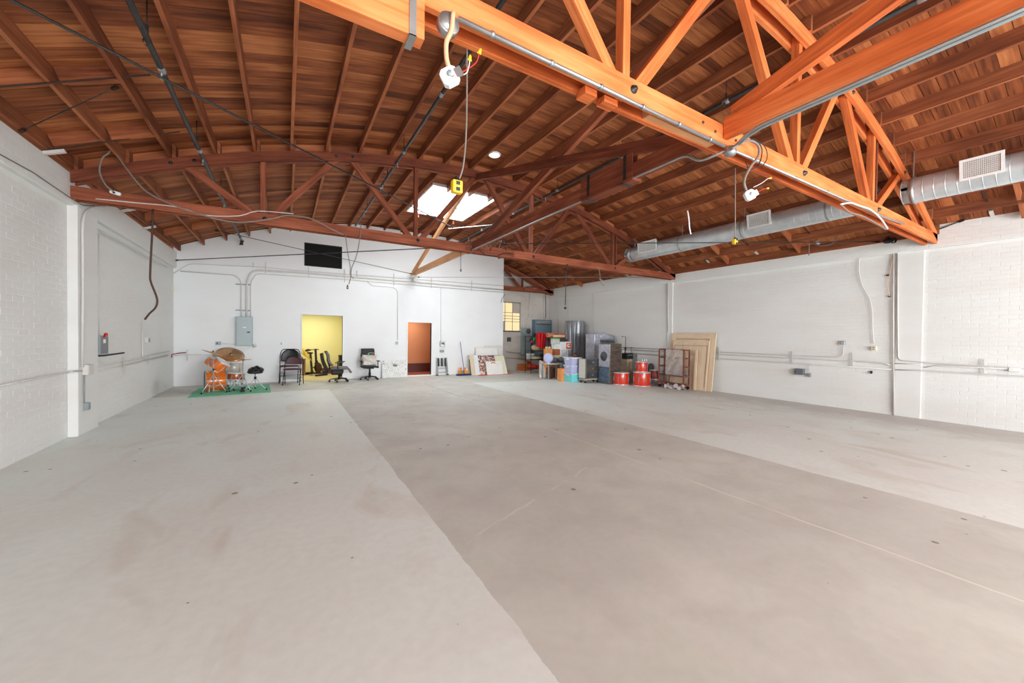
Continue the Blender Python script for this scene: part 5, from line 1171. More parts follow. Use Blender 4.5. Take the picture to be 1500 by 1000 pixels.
def wrapmat(name, rgb, rough=.22, sc=(10, 10, 3), amt=.35, seed=0):
    """stretch-wrapped surface: glossy film with folds"""
    m, N, L, P = newmat(name); tc = N.new('ShaderNodeTexCoord'); mp_ = N.new('ShaderNodeMapping'); mp_.inputs['Scale'].default_value = sc; mp_.inputs['Location'].default_value = (seed, seed, 0)
    L.new(tc.outputs['Object'], mp_.inputs[0]); nz = N.new('ShaderNodeTexNoise'); nz.inputs['Scale'].default_value = 1; nz.inputs['Detail'].default_value = 5; nz.inputs['Distortion'].default_value = 1
    L.new(mp_.outputs[0], nz.inputs['Vector']); r = N.new('ShaderNodeMapRange'); r.inputs[1].default_value = .35; r.inputs[2].default_value = .7; r.inputs[3].default_value = 1-amt; r.inputs[4].default_value = 1+amt
    L.new(nz.outputs[0], r.inputs[0]); s_ = N.new('ShaderNodeVectorMath'); s_.operation = 'SCALE'; s_.inputs[0].default_value = lin(rgb); L.new(r.outputs[0], s_.inputs['Scale']); L.new(s_.outputs[0], P.inputs['Base Color'])
    P.inputs['Roughness'].default_value = rough; P.inputs['Coat Weight'].default_value = .5
    b = N.new('ShaderNodeBump'); b.inputs['Strength'].default_value = .5; b.inputs['Distance'].default_value = .03; L.new(nz.outputs[0], b.inputs['Height']); L.new(b.outputs[0], P.inputs['Normal']); return m
M_CARD = plain('cardboard', (188, 138, 92), .8, 0, .08); M_CARD2 = plain('orange_cardboard', (226, 150, 84), .7, 0, .08); M_DBROWN = plain('dark_brown_box', (112, 70, 46), .7, 0, .15)
M_PLAV = plain('pale_lavender_lid', (222, 222, 238), .35); M_LAV = plain('lavender_plastic', (184, 190, 226), .4, 0, .05); M_NAVYB = plain('navy_bin', (38, 48, 78), .5); M_TURQ = plain('turquoise_plastic', (120, 212, 216), .35)
M_CLEAR = plain('cloudy_plastic', (206, 206, 208), .25, 0, .2, 14)

# ---- wire shelf rack
P = fp(777.5, 547); RX0, RY0 = P.x, P.y; RX1 = at(803, 547, 'Y', RY0).x; RY1 = RY0+.45; HTOP = 1.62
og = Vector(((RX0+RX1)/2, (RY0+RY1)/2, 0)); t = thing('wire_shelf', 'black wire shelving rack loaded with odds and ends under the switchboard', 'shelf rack', og)
for x in (RX0, RX1):
    for y in (RY0, RY1): q = MB(og); q.cyl((x, y, 0), (x, y, HTOP), .014, 8); q.build('post', M_BLACK, t)
zsh = [at(785, yy, 'Y', RY0).z for yy in (540, 527, 514, 500)]+[HTOP-.03]
for z in zsh:
    q = MB(og); 
    for y in (RY0, RY1): q.tube([(RX0, y, z), (RX1, y, z)], .008, 5)
    for x in (RX0, RX1): q.tube([(x, RY0, z), (x, RY1, z)], .008, 5)
    sh_ = q.build('shelf_rim', M_BLACK, t); q = MB(og)
    for k in range(1, 24): x = RX0+(RX1-RX0)*k/24; q.tube([(x, RY0, z), (x, RY1, z)], .003, 4)
    q.build('shelf_wires', M_IRON, sh_)['kind'] = 'stuff'
def heap(name, label, cat, c, rx, ry, rz, mat, n=10, seed=1):
    random.seed(seed); c = Vector(c); q = MB(c)
    q.grid(lambda u, v: c+Vector((rx*math.cos(2*math.pi*u)*math.sin(math.pi*max(.02, min(.98, v)))*(1+.18*math.sin(5*u*6.28+v*7)), ry*math.sin(2*math.pi*u)*math.sin(math.pi*max(.02, min(.98, v)))*(1+.15*math.cos(4*u*6.28)), max(0, rz-rz*math.cos(math.pi*v))*(1+.12*math.sin(9*u*6.28)*v))), 20, 9)
    return tag(q.build(name, mat), label, cat)
W_ = RX1-RX0; ym = (RY0+RY1)/2
# contents by shelf, bottom to top
heap('red_bag', 'red cloth bundle on the floor level of the wire shelf', 'bag', (RX0+.25, ym-.05, zsh[0]+.01), .24, .18, .08, M_RED, seed=2)
heap('cloth_bundle', 'dark cloth bundle beside the red one on the lowest wire shelf', 'cloth', (RX0+.75, ym, zsh[0]+.01), .2, .16, .08, M_DKRUB, seed=3)
heap('cream_tray_cloth', 'cream folded towels on the second wire shelf', 'towel', (RX0+.35, ym-.03, zsh[1]+.01), .3, .17, .055, M_CREAM, seed=4)
cbox('dark_box', 'dark box at right of the second wire shelf', 'box', (RX0+.75, RX0+1.0, RY0+.05, RY1-.05, zsh[1]+.01, zsh[1]+.25), M_BLACK)
heap('soft_toy', 'pale peach plush bundle in the middle of the wire shelf', 'soft toy', (RX0+.38, ym-.05, zsh[2]+.01), .24, .16, .13, blotch('plush', (228, 206, 170), [(236, 170, 130), (220, 200, 176), (150, 190, 140)], 9, 2), seed=5)
cbox('small_box', 'small tan box right of the plush bundle on the wire shelf', 'box', (RX0+.74, RX0+1.02, RY0+.05, RY1-.08, zsh[2]+.01, zsh[2]+.2), M_CARD)
cbox('clear_bin', 'clear plastic bin on the second wire shelf behind the towels', 'bin', (RX0+.04, RX0+.34, ym+.05, RY1-.02, zsh[1]+.01, zsh[1]+.24), M_CLEAR, M_WHITE)
heap('green_bag', 'bright green bag on the upper wire shelf beneath the red jacket', 'bag', (RX0+.22, ym-.06, zsh[3]+.01), .13, .12, .12, plain('bright_green', (40, 180, 96), .5), seed=6)
cbox('grey_bin', 'grey bin at right of the upper wire shelf', 'bin', (RX0+.72, RX0+1.02, RY0+.04, RY1-.05, zsh[3]+.01, zsh[3]+.26), M_GREYP, M_DKRUB)
# red jacket hung over the top shelf front
c = Vector((og.x-.02, RY0-.05, HTOP-.30)); q = MB(c); M_JR = plain('red_jacket_cloth', (226, 20, 34), .7, 0, .1); M_JN = plain('navy_cloth', (34, 32, 58), .8)
t = thing('red_jacket', 'bright red jacket with dark sleeves draped over the top of the wire shelf', 'jacket', c)
q.grid(lambda u, v: c+Vector(((u-.5)*(.66-.26*v)*(1+.05*math.sin(v*8)), -.06-.07*math.sin(u*math.pi)-.035*math.sin(u*24+v*3), .40-.56*v+.05*math.sin(u*math.pi)-(.14*(1-abs(u-.5)*2) if v > .9 else 0))), 24, 12)
q.build('jacket_body', M_JR, t, 0, .02)
for s in (-1, 1):
    q = MB(c); q.tube(spline([c+Vector((s*.28, -.03, .38)), c+Vector((s*.42, -.06, .28)), c+Vector((s*.50, -.05, .12)), c+Vector((s*.47, -.05, .02))], 4), [.06+.02*math.sin(k) for k in range(13)], 8); q.build('sleeve', M_JN if s > 0 else M_JN, t)
    q = MB(c); q.cyl(c+Vector((s*.49, -.05, .12)), c+Vector((s*.475, -.05, .03)), .07, 8); q.build('cuff', M_JR, t)
q = MB(c); q.bar(c+Vector((-.2, -.0, .39)), c+Vector((.2, -.0, .39)), .12, .06); q.build('collar', M_JN, t, bevel=.02)

# ---- things around the grey folding table
T0 = fp(801, 556); TY = T0.y; tx0 = at(793, 530, 'Y', TY+.42).x; tx1 = at(831, 556, 'Y', TY).x; TH = at(812, 532, 'Y', TY).z
c = Vector(((tx0+tx1)/2, TY+.22, 0)); t = thing('folding_table', 'low grey work table with metal legs in front of the boxes', 'table', c)
q = MB(c); q.box(tx0, tx1, TY-.02, TY+.48, TH-.045, TH); q.build('tabletop', wrapmat('worn_grey_top', (186, 190, 194), .5, (12, 12, 12), .25), t, bevel=.01)
for k, x in enumerate((at(804, 556, 'Y', TY).x, at(815, 556, 'Y', TY).x)):
    for y in (TY+.03, TY+.42): q = MB(c); q.cyl((x, y, 0), (x, y, TH-.04), .03, 8); q.build('leg', M_GREYP, t)
    q = MB(c); q.box(x-.04, x+.04, TY-.04, TY+.5, 0, .035); q.build('foot_bar', M_GREYP, t, bevel=.008)
heap('grey_cloth', 'dark grey cloth hanging over the right end of the grey table', 'cloth', (tx1-.12, TY-.03, TH-.28), .16, .05, .19, plain('mottled_grey_cloth', (110, 116, 118), .8, 0, .3, 16), seed=8)
q = MB(); P_ = fp(794, 553); c = P_+Vector((0, .05, 0)); t = thing('leaning_board', 'white board leaning against the left end of the grey table', 'board', c)
q = MB(c); q.bar(c+Vector((-.12, -.25, .0)), c+Vector((.12, .1, .62)), .26, .02, (0, -1, .3)); q.build('panel', M_WHITE, t)
q = MB(c); q.bar(c+Vector((-.22, -.2, .0)), c+Vector((.0, .12, .60)), .05, .03, (0, -1, .3)); q.build('side_strip', M_CARD, t)
cbox('cardboard_box', 'tall orange-brown carton standing under the right end of grey table', 'box', corner_box(822, 558.5, 816, 829, 540), M_CARD2)
cbox('cardboard_box', 'dark brown carton in the shadow under the grey table', 'box', (at(803, 550, 'Y', TY+.25).x+.05, at(813, 550, 'Y', TY+.25).x-.05, TY+.18, TY+.42, 0, .42), M_DBROWN)
# stack behind the table
ys = TY+.55
def stk(xa, xb, ya, yb, y, dep, mat, nm, lb, ct, lid=None, extra=None):
    dep = min(dep, .2); x0, x1 = at(xa, (ya+yb)/2, 'Y', y+dep).x, at(xb, (ya+yb)/2, 'Y', y).x; xm = (xa+xb)/2
    return cbox(nm, lb, ct, (x0, x1, y, y+dep, at(xm, yb, 'Y', y).z, at(xm, ya, 'Y', y).z), mat, lid)
stk(808, 823, 530, 552, ys, .4, M_CARD, 'cardboard_box', 'large carton at the bottom of the stack behind the grey table', 'box')
stk(796, 809, 511, 550, ys-.02, .36, M_CARD2, 'bottle_crate', 'tall orange carton holding white-topped bottles', 'crate')
x0 = at(799.5, 509, 'Y', ys+.1).x; zt = at(802, 511, 'Y', ys).z
for k in range(3):
    c = Vector((x0+.02+.085*k, ys+.10, zt+.001)); q = MB(c); q.lathe(c, [(0, 0), (.03, 0), (.03, .05), (.014, .075), (.014, .10), (0, .10)], 10); b_ = tag(q.build('bottle', M_CREAM), ['left', 'middle', 'right'][k]+' cream bottle standing in the orange carton', 'bottle', 'bottles in the orange carton')
stk(808.5, 823, 520, 530, ys, .38, M_CREAM, 'flat_carton', 'cream flat carton under the brown box', 'box')
stk(808.5, 823, 511.3, 520, ys, .38, plain('rust_brown', (170, 96, 60), .6, 0, .15), 'brown_box', 'rust brown box in the middle of the stack', 'box')
stk(807.5, 822, 504, 511.3, ys, .38, plain('white_green_print', (226, 230, 218), .5, 0, .1, 25), 'white_carton', 'white printed carton above the rust brown box', 'box')
stk(806.5, 820, 496, 504, ys, .36, M_CLEAR, 'clear_bin', 'clear bin with a green edge on top of the white carton', 'bin', plain('green_lid', (110, 190, 90), .4))
q = MB(); x0, x1 = at(806, 492, 'Y', ys).x, at(833, 494, 'Y', ys).x; zc = at(818, 494.5, 'Y', ys).z; c = Vector(((x0+x1)/2, ys+.2, zc+.01)); t = thing('rolled_rug', 'coppery brown rolled rug lying across the top of the box stack', 'rug', c)
q = MB(c); q.lathe((x0, ys+.2, zc+.10), [(.03, .02), (.085, 0), (.10, .04), (.095, (x1-x0)*.5), (.11, (x1-x0)*.85), (.09, x1-x0), (.03, x1-x0-.02)], 14, (1, 0, -.03)); q.build('rug_roll', wrapmat('copper_rug', (176, 108, 76), .5, (4, 20, 20), .5), t)
q = MB(c); q.lathe((x0+.2, ys+.08, zc+.06), [(.0, 0), (.05, .02), (.05, (x1-x0)*.6), (0, (x1-x0)*.62)], 10, (1, 0, 0)); q.build('inner_roll', plain('pale_rug', (226, 190, 160), .7), t)
heap('dark_cushion', 'dark grey cushion squeezed between box stack and wrapped roll', 'cushion', (at(829, 500, 'Y', ys).x, ys+.25, at(829, 501.5, 'Y', ys).z), .22, .16, .09, plain('dark_grey_cloth', (70, 72, 74), .8), seed=11)
heap('grey_cushion', 'grey-green cushion on the grey table at right', 'cushion', (at(822, 528, 'Y', TY+.3).x, TY+.3, TH), .15, .12, .10, plain('grey_green_cloth', (112, 124, 118), .8), seed=12)
heap('grey_cushion', 'dark grey cushion on the grey table beside the lavender disc', 'cushion', (at(813, 528, 'Y', TY+.3).x, TY+.3, TH), .15, .12, .09, plain('mid_grey_cloth', (98, 100, 104), .8), seed=13)
c = at(803, 530, 'Y', TY+.12); c.z = TH; t = thing('round_fan', 'lavender round fan standing on the left of the grey table', 'fan', c); q = MB(c); cc = c+Vector((0, 0, .20)); q.lathe(cc, [(0, 0), (.16, 0), (.18, .02), (.18, .05), (.16, .07), (0, .07)], 22, (-.6, -.8, .05)); q.build('fan_housing', M_LAV, t)
q = MB(c); q.lathe(c, [(0, 0), (.09, 0), (.08, .02), (.02, .03), (.02, .06), (0, .06)], 14); q.build('fan_base', M_WHITE, t)
# white drawer tower with logo carton on top
yt = ys+.0; d_ = corner_box(826, 553, 822.5, 838, 512.5); t, c = cbox('drawer_tower', 'white plastic drawer tower beneath the orange-logo carton', 'drawers', (d_[0], d_[1], d_[2]+.25, d_[3]+.3, 0, d_[5]), M_WHITE)
x0, x1, y0, z1 = d_[0], d_[1], d_[2]+.25, d_[5]
for k in range(4):
    za = z1*(k+.06)/4; zb2 = z1*(k+.94)/4; q = MB(c); q.box(x0+.02, x1-.02, y0-.012, y0+.02, za, zb2); dr = q.build('drawer', M_CLEAR, t, bevel=.006)
    q = MB(c); q.box((x0+x1)/2-.06, (x0+x1)/2+.06, y0-.025, y0-.012, zb2-.06, zb2-.035); q.build('handle', M_WHITE, dr)
la = at(823, 512, 'Y', y0-.0); bx = (x0-.02, x1+.12, y0-.02, y0+.36, z1+.002, at(832, 500.5, 'Y', y0).z); t, c = cbox('logo_carton', 'white carton with an orange square logo on top of the drawer tower', 'box', bx, M_WHITE, None, .004)
lx0, lx1 = at(829.5, 506, 'Y', bx[2]).x, min(bx[1]-.01, at(840.5, 506, 'Y', bx[2]).x); lz0, lz1 = at(835, 511, 'Y', bx[2]).z, at(835, 502, 'Y', bx[2]).z; lz0 = max(lz0, bx[4]+.02)
q = MB(c); q.box(lx0, lx1, bx[2]-.004, bx[2]-.001, lz0, lz1); lg = q.build('logo_panel', plain('logo_orange', (236, 92, 44), .5), t)
lw, lh = lx1-lx0, lz1-lz0; M = Matrix.Translation((lx0, bx[2]-.004, lz0)) @ Matrix.Rotation(R(90), 4, 'X')
q = MB(c); q.prism([(lw*(.5+.33*math.cos(R(a))), lh*(.55+.33*math.sin(R(a)))) for a in range(60, 301, 20)]+[(lw*.8, lh*.3), (lw*.86, lh*.42), (lw*.55, lh*.45), (lw*.6, lh*.7), (lw*.78, lh*.74)], 0, .003, M); q.build('logo_mark', M_WHITE, lg)
q = MB(c); q.prism([(lw*.38, lh*.55), (lw*.62, lh*.56), (lw*.6, lh*.66), (lw*.42, lh*.68)], .003, .005, M); q.prism([(lw*.25, lh*.10), (lw*.85, lh*.10), (lw*.85, lh*.2), (lw*.25, lh*.2)], 0, .003, M); q.build('logo_dark_mark', plain('logo_dark', (60, 60, 64)), lg)['kind'] = 'stuff'
# navy bin and stack of lavender tubs
P = fp(840, 559.5); k_ = mpp(P); hz = lambda ya, yb: (yb-ya)*k_
tub('storage_tub', 'turquoise and lavender tub at the bottom of the stack', 'storage tub', Vector((P.x+.05, P.y+.15, 0)), .40, .46, .30, M_TURQ, M_PLAV)
tub('storage_tub', 'middle lavender tub of the stack of three', 'storage tub', Vector((P.x+.05, P.y+.17, .317)), .38, .44, .26, M_LAV, M_PLAV)
tub('storage_tub', 'top lavender tub of the stack with a wide pale lid', 'storage tub', Vector((P.x+.09, P.y+.18, .594)), .44, .46, .26, M_LAV, M_WHITE)
cbox('navy_bin', 'navy blue bin between the grey table and the lavender tubs', 'bin', (at(827.5, 540, 'Y', P.y+.7).x, at(834, 540, 'Y', P.y+.5).x, P.y+.5, P.y+.7, 0, at(830, 529, 'Y', P.y+.5).z), M_NAVYB, M_NAVYB)
heap('brown_ornament', 'small dark brown ornament on top of the lavender tub stack', 'ornament', (P.x+.22, P.y+.2, .871), .10, .08, .07, plain('dark_brown_orn', (90, 50, 40), .5), seed=15)
# tall wrapped roll
P = at(842, 540, 'Y', 12.6); c = Vector((P.x+.1, 12.75, 0)); zt = at(842, 470, 'Y', 12.75).z; w_ = (857-826)*mpp(c)/2
t = thing('wrapped_roll', 'tall grey cylinder wrapped in stretch film standing behind the pile', 'wrapped roll', c); n = 40; M_W1 = wrapmat('grey_film', (126, 130, 136), .25, (16, 16, .8), .5)
q = MB(c); random.seed(21); ph = [random.uniform(0, 6) for _ in range(6)]
q.grid(lambda u, v: c+Vector((w_*math.cos(2*math.pi*u)*(1+.04*math.sin(11*u*6.28+ph[0])+.03*math.sin(23*u*6.28+v*2))*(1.0 if v < .96 else .9), w_*.85*math.sin(2*math.pi*u)*(1+.04*math.sin(11*u*6.28+ph[0])), v*zt)), 64, 14); q.build('film_wrapped_body', M_W1, t)
q = MB(c); q.lathe(c+UZ*(zt-.01), [(0, 0), (w_*.92, -.01)], 24); q.build('top_end', M_W1, t)
q = MB(c); q.grid(lambda u, v: c+Vector((-w_*(1.05+.16*(1-v)*u), -.1*u-.03*math.sin(v*12), zt-.05-v*.9)), 4, 10); q.build('loose_film', plain('clear_film', (220, 224, 228), .15, 0, .1, 8, 0, .45), t)
# big padded cabinet, lavender-grey side
y0 = 10.75; x0 = at(870, 540, 'Y', y0).x; x1 = XR-.08; y1 = at(857, 530, 'X', x0).y; z1 = at(870, 489, 'Y', y0).z; c = Vector(((x0+x1)/2, (y0+y1)/2, 0)); t = thing('wrapped_sofa', 'large padded furniture piece wrapped in grey film behind the fridge-like cabinet', 'wrapped furniture', c)
M_W2 = wrapmat('lilac_film', (170, 172, 184), .25, (5, 5, 7), .22, 4); M_W3 = wrapmat('dark_film', (66, 66, 70), .25, (4, 8, 4), .4, 2)
q = MB(c); q.box(x0, x0+.30, y0, y1, 0, z1); q.build('film_side', M_W2, t, bevel=.03)
q = MB(c); q.box(x0+.30, x1-.05, y0+.02, y1, 0, z1-.24); q.build('dark_body', M_W3, t, bevel=.05)
q = MB(c); q.tube([(x0+.2, y0+.2, z1-.10), ((x0+x1)/2, y0+.18, z1-.09), (x1, y0+.2, z1-.16)], [.15, .16, .12], 14); q.build('rolled_cushion', M_W2, t)
# tall film-wrapped cabinet on the floor
d_ = corner_box(892.5, 563, 876, 910, 503); x0, x1, y0, y1, _, z1 = d_; c = Vector(((x0+x1)/2, (y0+y1)/2, 0)); t = thing('wrapped_cabinet', 'tall cabinet in clear film with a dark brown front beside the first red drum', 'wrapped furniture', c)
M_W4 = wrapmat('brown_grey_film', (88, 78, 70), .22, (3, 3, 9), .4, 7)
q = MB(c); q.box(x0, x1, y0, y1, 0, z1); q.build('wrapped_carcass', M_W4, t, bevel=.02)
q = MB(c); q.box(x0-.012, x0, y0+.02, y1-.02, z1*.42, z1-.03); sd = q.build('pale_side_panel', M_W2, t, bevel=.01)
q = MB(c); q.lathe((x0-.02, (y0+y1)/2, z1*.68), [(0, 0), (.16, 0), (.17, .01)], 20, (1, 0, 0)); q.build('oval_window', M_W3, sd)
q = MB(c); q.box(x0-.01, x0, y0+.02, y1-.02, .05, z1*.42); q.build('blue_film_side', wrapmat('blue_grey_film', (86, 104, 124), .25, (4, 4, 9), .4), t)
for z in (z1*.33, z1*.66): q = MB(c); q.box(x0+.02, x1-.02, y0-.008, y0, z-.012, z+.012); q.build('film_band', M_W3, t)
# cabinet on dolly
d_ = corner_box(857, 561.5, 847.5, 879, 525); x0, x1, y0, y1, _, z1 = d_; c = Vector(((x0+x1)/2, (y0+y1)/2, 0)); t = thing('dolly', 'wooden furniture dolly on four casters under the dark cabinet', 'dolly', c)
for y in (y0+.02, y1-.10): q = MB(c); q.box(x0-.02, x1+.02, y, y+.08, .11, .15); q.build('deck_board', plain('dolly_wood', (176, 160, 140), .6), t) if y == y0+.02 else q.build('deck_board', bpy.data.materials['dolly_wood'], t)
for x in (x0, x1-.08): q = MB(c); q.box(x, x+.08, y0+.10, y1-.10, .11, .15); q.build('deck_board', bpy.data.materials['dolly_wood'], t)
for x in (x0+.06, x1-.06):
    for y in (y0+.06, y1-.06):
        q = MB(c); q.cyl((x-.015, y, .038), (x+.015, y, .038), .038, 12); wh = q.build('caster_wheel', M_DKRUB, t); q = MB(c); q.box(x-.025, x+.025, y-.02, y+.02, .07, .112); q.build('caster_fork', M_STEEL, wh)
c = Vector(((x0+x1)/2, (y0+y1)/2, .151)); t = thing('wrapped_chest', 'film-wrapped cabinet with pale side and dark drawer front on the dolly', 'wrapped furniture', c)
q = MB(c); q.box(x0, x1, y0, y1, .151, z1); q.build('wrapped_carcass', wrapmat('grey_brown_film', (96, 94, 88), .22, (3, 3, 8), .35, 9), t, bevel=.03)
q = MB(c); q.box(x0-.01, x0, y0+.01, y1-.01, .17, z1-.02); q.build('pale_side_panel', plain('putty_panel', (206, 200, 190), .3), t, bevel=.004)
for k in range(3): za = .17+(z1-.19)*k/3; q = MB(c); q.box(x0+.03, x1-.03, y0-.012, y0, za+.01, za+(z1-.19)/3-.01); dr = q.build('drawer_front', M_W4 if k == 1 else M_W3, t, bevel=.006); q = MB(c); q.box((x0+x1)/2-.03, (x0+x1)/2+.02, y0-.02, y0-.012, za+.08, za+.13); q.build('drawer_pull', M_STEEL, dr)
# mic stand
c = P = Vector((10.9, at(915.5, 545, 'X', 10.9).y, 0)); t = thing('microphone_stand', 'tall black microphone stand behind the red drums', 'stand', c); zt = at(916, 493, 'Y', P.y).z; zm = at(916, 510, 'Y', P.y).z; FV, RV = vdir(915)
q = MB(c); q.cyl(c+UZ*.02, c+UZ*zm, .016, 8); q.cyl(c+UZ*zm, c+UZ*zt, .010, 8); q.build('pole', M_BLACK, t)
q = MB(c); q.lathe(c+UZ*(zm-.06), [(.016, 0), (.03, .01), (.03, .10), (.016, .11)], 8); q.build('clutch', M_BLACK, t)
q = MB(c); q.tube([c+UZ*(zm+.02), c+RV*-.09+UZ*(zm+.02)], .010, 6); q.tube([c+UZ*(zm+.02), c+RV*.30+UZ*(zm+.02)], .008, 6); q.build('boom_arm', M_BLACK, t)
q = MB(c); q.tube([c+UZ*zt, c-RV*.11+UZ*zt], .010, 6); q.tube([c-RV*.11+UZ*zt, c-RV*.13+UZ*(zt+.005)], .022, 8); q.build('microphone_clip', M_BLACK, t); tripod(t, c, c, .12, .1, .28, .3, M_BLACK)
# white panel, cardboard, equipment behind the drums
ya, yb_ = at(912.5, 540, 'X', 11.12).y, at(905, 540, 'X', 11.12).y; cbox('white_board', 'tall white board between the wrapped cabinet and the microphone stand', 'board', (11.12, 11.17, ya, yb_, 0, at(909, 513, 'X', 11.12).z), M_WHITE)
P = Vector((10.35, at(921, 557, 'X', 10.35).y, 0)); t, c = cbox('beige_carton', 'beige carton behind and between the two red floor drums', 'box', (P.x-.02, P.x+.22, P.y+.05, P.y+.35, 0, at(921, 526, 'Y', P.y+.05).z), plain('beige_card', (176, 160, 136), .7, 0, .2))
zb = at(921, 526, 'Y', P.y+.05).z
t, c = cbox('amplifier', 'small dark amplifier with pale labels on the beige carton', 'amplifier', (P.x-.02, P.x+.30, P.y+.08, P.y+.33, zb+.001, zb+.21), M_BLACK)
for k in range(3): q = MB(c); q.lathe((P.x+.05+.08*k, P.y+.08, zb+.14), [(0, 0), (.018, 0), (.018, .015), (0, .015)], 10, (0, -1, 0)); q.build('dial', M_STEEL, t)
P = Vector((10.55, at(930, 550, 'X', 10.6).y-.1, 0)); t, c = cbox('grey_case', 'grey equipment case on a stand behind the second red drum', 'case', (P.x+.05, P.x+.40, P.y+.3, P.y+.55, 0, at(936, 517, 'Y', P.y+.3).z), plain('grey_case_mat', (112, 112, 110), .5, 0, .25, 14))
q = MB(c); z1 = at(936, 517, 'Y', P.y+.3).z; q.cyl((P.x+.2, P.y+.42, z1), (P.x+.2, P.y+.42, z1+.22), .008, 6); q.build('antenna_rod', M_IRON, t)
# red drums
def fdrum(name, label, xl, xr, yt, yb, z0=0, shell=None, top=M_HEAD):
    P = at((xl+xr)/2, yb, 'Z', z0); k_ = mpp(P); r_d = (xr-xl)/2*k_*.96; P = P+FV*r_d*.9; L = (yb-yt)*k_*.93; return drum(name, label, P+UZ*(L/2+.012), UZ, r_d, L, shell or M_REDL, 8, (M_HEAD, top)), P, L
fdrum('floor_tom', 'leftmost glossy red floor drum standing beside the wrapped cabinet', 898, 921, 545.5, 564)
t, P, L = fdrum('floor_tom', 'largest glossy red drum on the floor with a smaller drum on top', 927.5, 953, 545, 566)
k_ = mpp(P); drum('rack_tom', 'smaller bright red drum stacked on the largest red drum', P+Vector((-.02, 0, L+.014+.17+.016)), UZ, .185, .32, M_REDL, 6)
for k in range(3): c = P+Vector((-.14+.1*k, -.13, L+.39)); q = MB(c); q.lathe(c, [(0, 0), (.022, 0), (.022, .05), (.01, .06), (0, .06)], 8); tag(q.build('metal_cup', M_CHROME), ['left', 'middle', 'right'][k]+' of three small silver cups on the upper red drum', 'cup', 'cups on the upper red drum')
t, P, L = fdrum('dark_drum', 'darker red drum behind at right of the largest red drum', 952, 965, 542, 556, .17, plain('dark_red_lacquer', (150, 40, 26), .3))
cbox('drum_case', 'grey case under the darker red drum', 'case', (P.x-.17, P.x+.15, P.y-.17, P.y+.17, 0, .172), plain('grey_case2', (140, 136, 130), .6))
c = at(954, 545, 'Y', P.y+.35); c.z = .5; q = MB(c); q.lathe(Vector((c.x-.03, c.y, .0)), [(0, 0), (.08, 0), (.09, .06), (.10, .60), (.08, .66), (.04, .69), (0, .69)], 18); tag(q.build('round_bin', plain('dark_slate', (70, 76, 84), .5)), 'dark dome-topped bin behind the red drums', 'bin')

# ---- rusty-brown tray rack wrapped in film
x0 = 10.60; y0 = at(1001.5, 540, 'X', x0).y; y1 = at(965.5, 540, 'X', x0).y; z1 = at(1001.5, 512, 'X', x0).z; x1 = min(at(1012, 540, 'Y', y0).x, 10.87); c = Vector(((x0+x1)/2, (y0+y1)/2, 0)); t = thing('tray_rack', 'red-brown tray rack partly wrapped in film in front of the plywood', 'rack', c)
zb = .13
for x in (x0, x1):
    for y in (y0, y1): q = MB(c); q.box(x-.018, x+.018, y-.018, y+.018, zb-.02, z1); q.build('post', W_RACK, t)
nr = 5
for k in range(nr):
    z = zb+(z1-zb)*k/(nr-1)-(.02 if k == nr-1 else 0); q = MB(c)
    for x in (x0, x1): q.box(x-.012, x+.012, y0, y1, z-.02, z+.02)
    for y in (y0, y1): q.box(x0, x1, y-.012, y+.012, z-.025, z+.025)
    q.build('shelf_frame', W_RACK, t)
    if k < nr-1: q = MB(c); q.box(x0+.012, x1-.012, y0+.012, y1-.012, z-.005, z+.005); q.build('tray', M_W1 if k == 1 else W_RACK, t)
for x in (x0, x1):
    for y in (y0+.03, y1-.03): q = MB(c); q.cyl((x-.015, y, .05), (x+.015, y, .05), .05, 12); wh = q.build('caster_wheel', M_DKRUB, t); q = MB(c); q.box(x-.022, x+.022, y-.03, y+.03, .09, .115); q.build('caster_plate', M_STEEL, wh)
q = MB(c); q.grid(lambda u, v: (x0-.022-.012*math.sin(u*13+v*9), y0+.02+(y1-y0)*.68*u, zb+.3+(z1-zb-.3)*v), 14, 14); q.build('film_wrap', plain('clear_film2', (214, 206, 202), .12, 0, .25, 14, .4, .5), t)
q = MB(c); q.grid(lambda u, v: (x0-.06-.04*math.sin(u*11+v*5), y0-.1+(y1-y0)*.8*u, .13+.05*math.sin(u*17)*math.cos(v*7)-.12*v), 14, 6); q.build('film_skirt', plain('white_film', (222, 214, 212), .2, 0, .3, 12, .4, .85), t)
heap('grey_bundle', 'grey cloth bundle on the third tier of the tray rack', 'cloth', ((x0+x1)/2, y0+(y1-y0)*.45, zb+(z1-zb)*.25+.008), .13, .42, .07, plain('slate_cloth', (110, 118, 128), .8), seed=17)
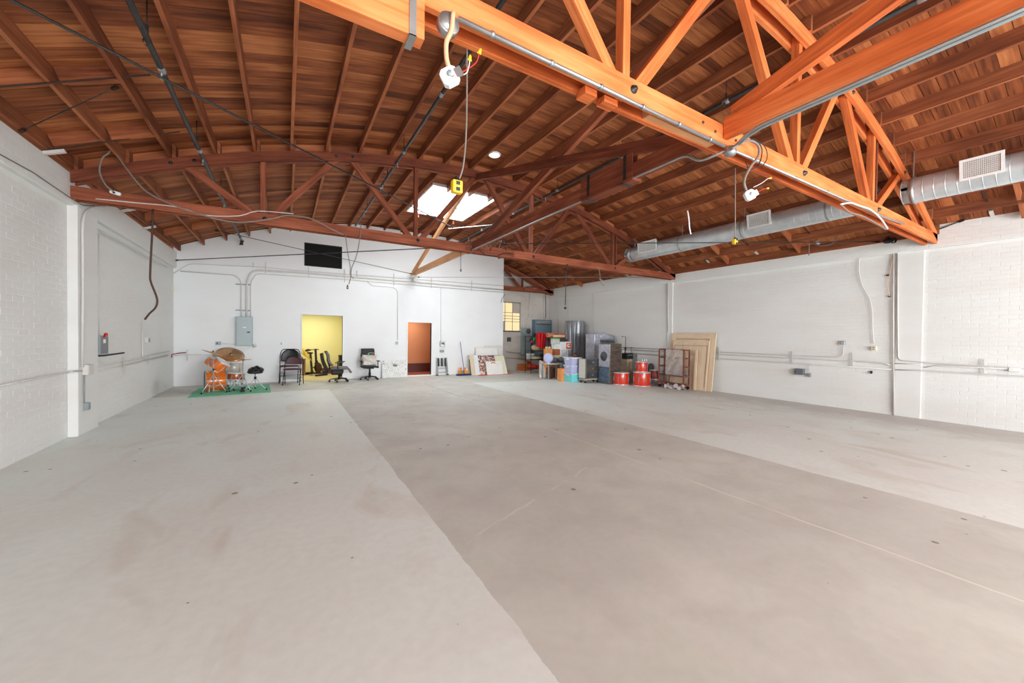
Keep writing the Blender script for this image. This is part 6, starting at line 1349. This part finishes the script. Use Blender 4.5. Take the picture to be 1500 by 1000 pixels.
# ---- plywood panels leaning on the right wall
def lean_wall(label, pa, pb, X0, X1, h, th, mat, rails):
    """panel standing along the right wall: foot at X0, head at X1; pa, pb its bottom columns in the photo"""
    ya, yb = at(pa, 574, 'X', X0).y, at(pb, 564, 'X', X0).y; c = Vector((X0, (ya+yb)/2, 0)); t = thing('plywood_sheet', label, 'plywood', c)
    d = Vector((X1-X0, 0, h)).normalized(); Lh = math.hypot(h, X1-X0); yy = Vector((0, 1, 0)); n = d.cross(yy)  # n points into the room
    if n.x > 0: n = -n
    M = Matrix((yy, d, n)).transposed().to_4x4(); M.translation = Vector((X0, ya, .0)); Wd = yb-ya; q = MB(c); q.box(0, Wd, 0, Lh, 0, th, M); q.build('face_board', mat, t)
    for nm, (a, b_, e_, f_, o) in rails: q = MB(c); q.box(a*Wd, b_*Wd, e_*Lh, f_*Lh, th, th+o, M); q.build(nm, mat, t, bevel=.002)
    return t, M, Wd, Lh
hz_ = at(1048, 488, 'X', 11.235).z
M_GROOVE = plain('routed_groove', (150, 112, 84), .7)
L1 = lean_wall('large plywood crate lid leaning on the right wall behind the tray rack', 1043, 978, 11.04, 11.235, hz_, .02, W_PLY, [('batten', (0, .13, 0, 1, .018)), ('batten', (.87, 1, 0, 1, .018)), ('batten', (.13, .87, .90, 1, .018)), ('batten', (.13, .87, 0, .06, .018))])
h2 = at(1036, 499, 'X', 11.12).z
L2 = lean_wall('second plywood panel with routed border in front of the large crate lid', 1034, 981, 10.965, 11.14, h2, .018, W_PLY, [('border_rail', (0, .035, 0, 1, .01)), ('border_rail', (.965, 1, 0, 1, .01)), ('border_rail', (.035, .965, .965, 1, .01)), ('border_rail', (.035, .965, 0, .03, .01))])
for (tt, MM, Wd, Lh) in (L1, L2):
    q = MB(tt.location)
    k = .135 if tt is L1[0] else .045
    for a, b_, e_, f_ in ((k*Wd, k*Wd+.012, .07*Lh, .9*Lh), ((1-k)*Wd-.012, (1-k)*Wd, .07*Lh, .9*Lh), (k*Wd, (1-k)*Wd, .89*Lh, .89*Lh+.012)):
        q = MB(tt.location); q.box(a, b_, e_, f_, .021, .0235, MM); q.build('groove', M_GROOVE, tt)
P = at(1016.5, 560, 'X', 10.9); q = MB(); c = Vector((P.x, P.y, 0)); t = thing('plywood_offcut', 'narrow plywood strip standing right of the tray rack', 'plywood', c); d = Vector((.12, 0, 1)).normalized(); L_ = at(1017, 512, 'Y', P.y).z
q = MB(c); q.bar(c+Vector((.02, 0, .0)), c+Vector((.09, 0, L_)), .09, .03, (1, 0, 0)); q.build('face_board', W_PLY, t); q = MB(c); q.bar(c+Vector((.0, 0, .0)), c+Vector((.07, 0, L_)), .02, .015, (1, 0, 0)); q.build('edge_batten', W_PLY, t)
